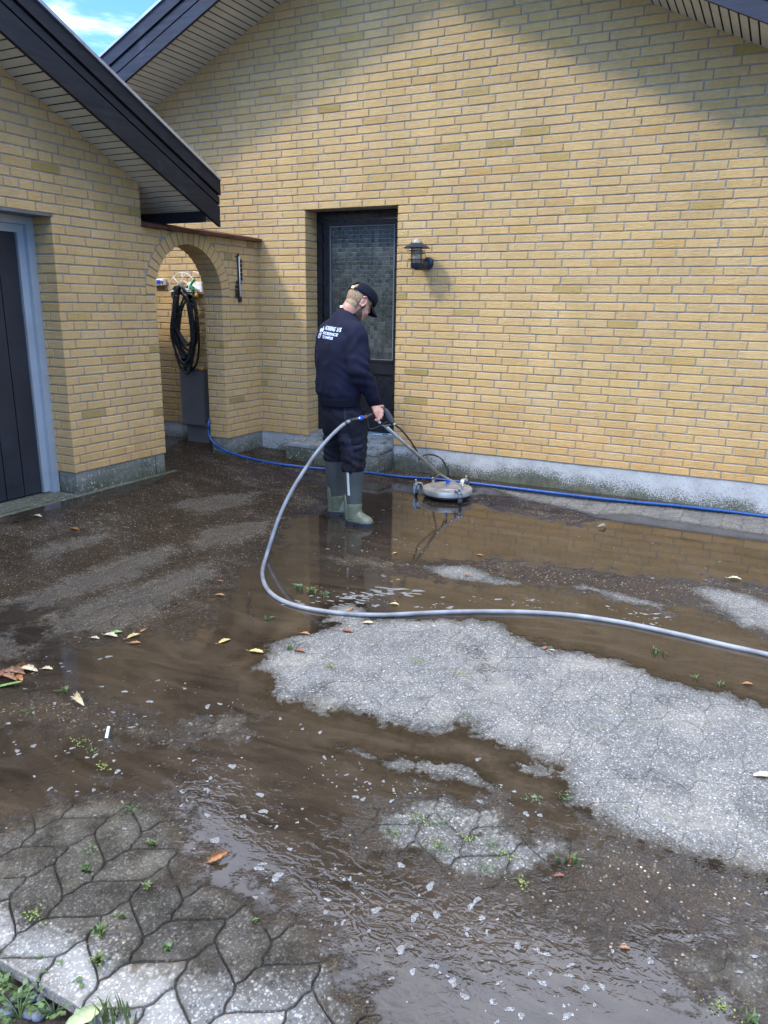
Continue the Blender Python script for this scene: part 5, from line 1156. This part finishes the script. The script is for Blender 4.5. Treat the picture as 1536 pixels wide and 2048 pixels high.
LV=[(437,1722,.070,'orange',62,.9,'large brown curled leaf standing at the edge of the near puddle',(35,-20)),(450,1285,.075,'yellow',70,.35,'ochre oak leaf floating left of the pale dry patch',(0,0)),(513,1306,.080,'yellow',15,.3,'pale yellow lobed leaf at the left tip of the dry patch',(0,0)),
(600,1304,.060,'red',5,.25,'dark red leaf lying just inside the dry patch',(0,0)),(611,1270,.055,'orange',10,.4,'rusty leaf on the upper left shore of the dry patch',(0,0)),(695,1264,.065,'red',8,.2,'flat red brown leaf below the grey hose bend',(0,0)),(702,1220,.05,'orange',100,.4,'orange leaf right behind the grey hose on the small dry spit',(0,0)),(789,1211,.060,'yellow',15,.4,'tan leaf floating behind the grey hose next to the foam streak',(0,0)),
(736,1248,.065,'pale',30,.3,'whitish leaf on the dry patch under the hose',(0,0)),(440,1193,.065,'orange',20,.4,'bright orange leaf left of the hose bend, lower of two',(0,0)),(441,1164,.045,'orange',10,.3,'small orange leaf left of the hose bend, upper of two',(0,0)),(222,1274,.085,'pale',10,.4,'wide tan leaf in the small clump on the wet left stones',(0,0)),
(232,1268,.075,'leaf_green'[5:],50,.3,'green leaf on top of the small clump on the left',(0,0)),(268,1275,.080,'yellow',75,.4,'yellow green lobed leaf right of the small clump',(0,0)),(270,1288,.060,'orange',35,.2,'narrow tan leaf below the yellow green one',(0,0)),(287,1263,.045,'orange',90,.2,'small rusty leaf above the yellow green one',(0,0)),(190,1279,.055,'pale',15,.4,'small buff leaf left of the small clump',(0,0)),
(1204,1057,.080,'pale',40,1.1,'crumpled pale leaf standing on the grey film of water by the wall',(30,10)),(1470,1160,.085,'pale',5,.5,'pale lobed leaf lying far right near a dry strip',(0,0)),(1495,1371,.050,'orange',20,.5,'pinkish leaf in the brown puddle at the right edge',(0,0)),(160,1406,.105,'pale',-20,1.2,'curled bleached leaf throwing a dark shadow in the left puddle',(25,0)),
(30,1352,.10,'brown',30,.8,'brown leaf at the top of the drifted heap at the left edge',(20,10)),(48,1340,.10,'orange',55,.9,'upright russet leaf crowning the drifted heap at the left edge',(50,-10)),(20,1362,.09,'brown',10,.7,'dull brown leaf low in the drifted heap at the left edge',(10,10)),(8,1355,.09,'red',80,.6,'reddish leaf at the outer end of the drifted heap',(10,-10)),(60,1345,.085,'pale',20,.6,'buff leaf at the inner end of the drifted heap',(15,10)),(38,1360,.075,'orange',-10,.5,'small rust leaf under the drifted heap',(5,0)),(95,1341,.055,'pale',25,.6,'pale leaf lying apart right of the drifted heap',(10,0)),
(1529,1556,.085,'pale',20,.4,'cream leaf on the dry patch at the right edge',(0,0)),(168,2040,.095,'sage',65,.5,'large pale green leaf on the soil at the bottom edge',(25,0)),(150,1061,.09,'orange',5,.5,'orange brown leaf on the wet stones near the garage door',(0,0)),(75,1035,.09,'pale',10,.5,'tan leaf lying on the garage kerb',(0,0)),(88,1003,.06,'orange',20,.5,'small rust leaf at the foot of the garage door frame',(0,0)),
(1118,1756,.035,'red',30,.6,'small dark red leaf on the paver island by the sprout',(0,0)),(1090,1298,.045,'brown',80,.4,'dark brown leaf scrap at the upper shore of the dry patch',(0,0)),(935,1153,.05,'red',20,.4,'red brown leaf on the narrow dry strip behind the hose',(0,0)),(655,1101,.04,'orange',20,.4,'small orange leaf in the water left of the boots reflection',(0,0)),(1250,1900,.03,'orange',20,.5,'tiny orange leaf in the bottom puddle',(0,0)),(1105,1303,.03,'pale',10,.4,'tiny pale leaf near the upper shore of the dry patch',(0,0)),(960,1112,.05,'orange',5,.3,'small tan leaf floating in the brown pool right of the boots',(0,0)),(790,1108,.04,'yellow',60,.4,'yellow leaf scrap in the water below the cleaner',(0,0)),(950,1000,.06,'brown',30,.5,'brown leaf washed against the cleaner castors',(0,0))]
for i,(px,py,L,k,rot,cu,lab,tl) in enumerate(LV): leaf(px,py,L,k,rot,cu,lab,100+i,.006,tl)
b=MB(); p=np.array(G(8,1376)); b.loft([[(p[0]+x*.707+y*.1,p[1]+x*.5+y,p[2]+.012+.012*math.sin(x*14)+z) for y,z in ((-w,0),(0,.006),(w,0),(0,-.002))] for x,w in ((-.09,.004),(-.05,.012),(0,.017),(.04,.014),(.08,.003))]); tag(b.build('long_leaf',M['leaf_green'],None,True,p),'long fresh green blade leaf under the drifted heap at the left edge','leaf')
b=MB(); p=np.array(G(213,1479)); b.tube([p+ZU*.006,p+ZU*.018+np.array((-.006,.012,0)),p+ZU*.040+np.array((-.004,.018,0))],.0055,10); tag(b.build('plastic_scrap',M['white_plastic'],None,True,p,40),'bluish white plastic scrap standing in the muddy left puddle','litter')
# ---------------------------------------------------------------- weeds and grass between the stones
def tuft(px,py,h,nb,mat,name,label,group,spread=.5,seed=0,wid=.0035,cat='grass'):
    rs=random.Random(seed+int(px*7+py)); b=MB(); p=np.array(G(px,py))
    for k in range(nb):
        a=rs.uniform(0,6.283); l=h*rs.uniform(.5,1.15); sp=spread*rs.uniform(.2,1.2); o=np.array((rs.gauss(0,.012),rs.gauss(0,.008),0))*(h/.05); d=np.array((math.cos(a),math.sin(a),0)); s=np.array((-d[1],d[0],0))*wid*rs.uniform(.7,1.4)
        pts=[o,o+d*l*sp*.35+ZU*l*.55,o+d*l*sp+ZU*l*(1-.35*sp)]
        b.poly([pts[0]-s,pts[0]+s,pts[1]+s*.8,pts[1]-s*.8,pts[2]+s*.15,pts[2]-s*.15],[(0,1,2,3),(3,2,4,5)])
    me=b.mesh(name,mat,(0,0,0)); o=link(name,me,None,(p[0],p[1],p[2]-.002)); tag(o,label,cat,group); return o
GT=[(598,1181,.055,40,'wide green grass tuft in the water above the hose, left one'),(622,1186,.050,45,'dense green grass tuft in the water above the hose, middle one'),(650,1193,.045,34,'small green grass tuft in the water above the hose, right one'),(538,1241,.04,16,'thin grass tuft in foam left of the dry patch'),(130,1385,.055,22,'bright grass tuft standing in the left puddle'),(580,1300,.045,14,'grass blades on the left shore of the dry patch'),(1312,1308,.045,16,'small grass tuft in the brown channel under the hose at right'),(1390,1358,.04,14,'grass blades on the upper shore of the dry patch at right'),(1440,1372,.04,12,'low grass blades at the far right shore of the dry patch'),(175,1742,.045,26,'reddish green tuft in the joints of the near left pavers'),(200,1866,.045,24,'brown green tuft beside the pale paving edge'),(198,1925,.045,26,'green tuft where three near pavers meet'),(335,1900,.04,22,'grass tuft in a joint of the near pavers, right of the edge'),(242,1835,.03,18,'small tuft in a joint left of the near puddle'),(305,1690,.035,20,'yellow green tuft on the near left pavers below the pool'),(1495,2040,.06,10,'single upright grass blades at the bottom right corner'),(510,1845,.03,14,'tiny tuft on the damp stones at the puddle edge'),(295,1775,.035,18,'small tuft in the middle of the near left pavers')]
for i,(px,py,h,nb,lab) in enumerate(GT): tuft(px,py,h*(.85 if py<1350 else .62),nb,M['grass'] if i%3 else M['weed'],'grass_tuft',lab,'grass tufts between the stones',.8,i)
MT=[(55,1425,'clover like weed in the left puddle near the heap'),(160,1487,'small leafy weed low in the left puddle'),(182,1504,'tiny leafy weed right of its neighbour in the left puddle'),(207,1538,'leafy weed in the joint line of the lower left puddle'),(785,1668,'moss cushion in the left joint of the paver island'),(833,1643,'moss cushion in the top joint of the paver island'),(873,1648,'moss patch above the middle stone of the paver island'),(873,1692,'moss cushion left below the middle stone of the paver island'),(885,1703,'long moss cushion under the middle stone of the paver island'),(938,1680,'moss cushion right of the middle stone of the paver island'),(980,1692,'bright moss along the right joint of the paver island'),(1005,1712,'moss trail down the right side of the paver island'),(968,1742,'moss patch at the lower tip of the paver island'),(1040,1772,'mossy weed on the low stones under the paver island'),(1130,1598,'green weed at the inner shore of the dry patch'),(663,1335,'yellow green weed on the left of the dry patch'),(1065,1598,'small weed in the channel above the paver island'),(835,1325,'yellow moss streak in the middle of the dry patch'),(925,1430,'green moss spot near the lower shore of the dry patch'),(1440,2022,'broad leaved seedling at the bottom right'),(180,1702,'moss in the top joint of the near left pavers'),(920,1350,'faint moss streak right of the middle of the dry patch'),(265,1620,'yellow moss along the top edge of the near left pavers'),(70,1835,'moss trail in the joint above the pale edge stones')]
for i,(px,py,lab) in enumerate(MT):
    rs=random.Random(i); b=MB(); p=np.array(G(px,py))
    for k in range(46):
        o=np.array((rs.gauss(0,.016),rs.gauss(0,.012),rs.uniform(0,.012))); a=rs.uniform(0,6.28); d=np.array((math.cos(a),math.sin(a),rs.uniform(.1,.9)))*rs.uniform(.003,.007); s=np.array((-math.sin(a),math.cos(a),0))*.0028
        b.poly([o-s*.4,o+d*.5-s,o+d,o+d*.5+s],[(0,1,2,3)])
    o=link('moss_clump',b.mesh('moss_clump',M['moss'] if i%2 else M['weed'],(0,0,0)),None,(p[0],p[1],p[2]+.001)); tag(o,lab,'weed','moss and weeds in the joints')
sp2=tuft(1140,1728,.05,7,M['weed'],'seedling','reddish green seedling standing on the right of the paver island',None,.9,5,.006,'plant'); b=MB(); b.tube([(0,0,0),(.002,.0,.03)],.0025,6); link('stem',b.mesh('stem',M['sprout_red']),sp2)
# soil strip plants, pebbles and a dry stalk
def herb(px,py,seed,label,mat='weed'):
    rs=random.Random(seed); p=np.array(AX(px,py,2,-.06)); b=MB(); sb_=MB()
    for k in range(9):
        a=rs.uniform(0,6.28); l=rs.uniform(.03,.075); d=np.array((math.cos(a),math.sin(a),0)); tip=d*l*.7+ZU*l*.9; sb_.tube(spline([np.zeros(3),d*l*.25+ZU*l*.5,tip],4),.0012,5)
        for q in range(4):
            c=tip*(.45+.18*q); aa=a+rs.uniform(-1.5,1.5); dd=np.array((math.cos(aa),math.sin(aa),rs.uniform(.0,.5))); ss=np.array((-math.sin(aa),math.cos(aa),.1)); L=rs.uniform(.012,.024)
            b.poly([c,c+dd*L*.5+ss*L*.32,c+dd*L,c+dd*L*.5-ss*L*.32],[(0,1,2,3)])
    o=link('weed_plant',b.mesh('weed_plant',M[mat],(0,0,0)),None,tuple(p)); tag(o,label,'weed','weeds on the soil strip'); link('stem',sb_.mesh('stem',M[mat]),o)
for i,(px,py,lab) in enumerate(((20,1965,'leafy weed on the soil just below the pale edge stone at the left'),(50,1990,'sprawling weed on the dark soil strip, middle one'),(110,2035,'bushy weed against the edge stone at the bottom'),(128,2005,'tall leafy weed in the notch of the edge stone'),(10,2010,'low weed at the left margin of the soil strip'),(40,2040,'small weed at the bottom margin of the soil strip'))): herb(px,py,40+i,lab)
for i,(px,py,s_) in enumerate(((70,1996,.016),(84,1998,.013),(98,1992,.011),(60,2030,.015),(14,2030,.018),(30,2000,.012),(78,2035,.014),(100,2020,.010))):
    rs=random.Random(i); p=np.array(AX(px,py,2,-.072)); bm=bmesh.new(); bmesh.ops.create_icosphere(bm,subdivisions=2,radius=s_)
    for v in bm.verts: v.co*=1+.35*mnoise.noise(v.co*90+Vector((i,0,0))); v.co.z*=.7
    me=bpy.data.meshes.new('gravel_stone'); bm.to_mesh(me); bm.free(); me.materials.append(M['stone']); o=link('gravel_stone',me,None,tuple(p+ZU*s_*.5)); tag(o,'grey gravel stone lying on the dark soil strip','stone','gravel on the soil strip')
b=MB(); p=np.array(AX(5,2000,2,-.05)); b.tube([AX(-2,1960,2,-.04),AX(6,1995,2,-.05),AX(17,2030,2,-.06)],.0028,6); tag(b.build('dry_stalk',M['straw'],None,True,p),'dry straw coloured stalk lying on the soil at the left edge','stalk')
for i,(px,py) in enumerate(((222,2030),(236,2040),(212,2046))): tuft(px,py,.07,9,M['grass'],'grass_tuft',('long grass blades sprouting below the edge stones, left','long grass blades sprouting below the edge stones, right','short grass blades at the bottom margin below the edge stones')[i],'grass tufts between the stones',.35,90+i)
# ---------------------------------------------------------------- foam on the water
FB=[(521,1592,17),(415,1633,14),(431,1683,18),(554,1756,26),(527,1625,18),(487,1635,12),(519,1740,14),(465,1535,16),(802,1733,15),(860,1775,20),(752,1823,20),(829,1837,18),(873,1833,16),(954,1802,15),(942,1815,16),(933,1860,12),(802,1902,24),(756,1900,9),(869,1935,15),(825,1946,16),(906,1967,20),(929,1996,17),(983,2008,14),(1019,2021,16),(1035,1894,18),(1073,1902,12),(1085,1969,16),(1171,1979,16),(1042,2035,16),(1135,2035,20),(712,1596,12),(726,1601,10),(767,1565,9),(956,1521,12),(783,1604,9),(250,1385,12),(217,1315,11),(200,1320,8),(960,1605,14),(1052,1630,14),(640,1467,10),(605,1460,8),(700,1760,9),(720,1750,8),(895,1955,9),(1225,1905,10),(1300,1925,14),(1365,1912,8),(300,1405,12),(250,1660,8),(190,1633,6),(235,1545,12),(415,1415,13),(440,1410,9),(1100,1950,9)]
fo=MB(); rs=random.Random(4)
def blob(p,r,el=1.,rot=0.,h=.3):
    n=11; ph=rs.uniform(0,6.28); out=[]
    for R0,zf in ((1,.0),(.86,.5),(.5,.9)):
        ring=[]
        for j in range(n):
            t=2*math.pi*j/n; w=R0*r*(1+.28*math.sin(2*t+ph)+.20*math.sin(3*t+2*ph)+.1*math.sin(5*t+ph*3)); x=w*math.cos(t)*el; y=w*math.sin(t); ring.append((p[0]+x*math.cos(rot)-y*math.sin(rot),p[1]+x*math.sin(rot)+y*math.cos(rot),p[2]+.0045+zf*r*h))
        out.append(ring)
    fo.loft(out)
for px,py,r in FB:
    p=G(px,py); blob(p,r*.44*depth(p)/F_PX,rs.uniform(1.,1.5),rs.uniform(0,3),.16)
def scatter(poly,nn,r0,r1,el=1.3,rot=None):
    """small bubbles and flecks strewn over a stretch of water"""
    P=GP(poly); lo,hi=P.min(0),P.max(0); k=0; tries=0
    while k<nn and tries<nn*30:
        tries+=1; q=np.array((rs.uniform(lo[0],hi[0]),rs.uniform(lo[1],hi[1])))
        if poly_sdf(q[None],P)[0]<0 or max(poly_sdf(q[None],d)[0] for d in DRY)>-.01: continue
        if mnoise.noise(Vector((q[0]*4,q[1]*4,3)))<rs.uniform(-.35,.25): continue
        blob((q[0],q[1],float(zg(q[0]))),r0+(r1-r0)*rs.random()**5.,rs.uniform(1,el),rs.uniform(0,3.1) if rot is None else rot+rs.gauss(0,.3),.12); k+=1
scatter("640,1060 800,1000 960,1010 900,1090 830,1190 700,1200 640,1150",150,.0025,.011,1.6)
scatter("560,1150 700,1190 830,1190 1100,1200 1350,1230 1330,1255 1050,1215 800,1218 640,1212",130,.003,.014,2.2,.3)
scatter("800,1000 1536,1120 1536,1190 800,1110",90,.0022,.008,2.)
scatter("0,1300 500,1380 600,1450 760,1560 640,1650 330,1600 0,1600",190,.002,.008,2.0)
scatter("330,1560 760,1500 1030,1560 1150,1640 700,1660 740,1800 660,1880 400,1740",120,.0018,.007,2.)
scatter("660,1780 1000,1800 1536,1780 1536,2048 700,2048",95,.0018,.007,2.2)
scatter("0,1000 500,950 640,1000 500,1250 0,1250",70,.002,.006,2.)
for k in range(26):    # lazy foam streaks where the flow turns behind the hose
    t=k/26; p=G(690+150*t+rs.uniform(-14,14),1190+6*math.sin(t*7)+rs.uniform(-7,7)); blob(p,rs.uniform(.006,.013),rs.uniform(1.8,4.),.35+rs.gauss(0,.25),.10)
for k in range(46):
    a=rs.uniform(0,6.28); q=c0+np.array((math.cos(a),math.sin(a),0))*(.235+abs(rs.gauss(0,.06)))
    if q[1]<-.08: blob((q[0],q[1],float(zg(q[0]))),rs.uniform(.002,.006),rs.uniform(1,3),a+1.57,.15)
for k in range(12):
    p=G(560+rs.uniform(0,140),1203+rs.uniform(0,14)+.05*k); blob(p,rs.uniform(.004,.008),rs.uniform(2,4),.3+rs.gauss(0,.2),.1)
tag(fo.build('foam',M['foam'],None,True,(0,0,0)),kind='stuff')
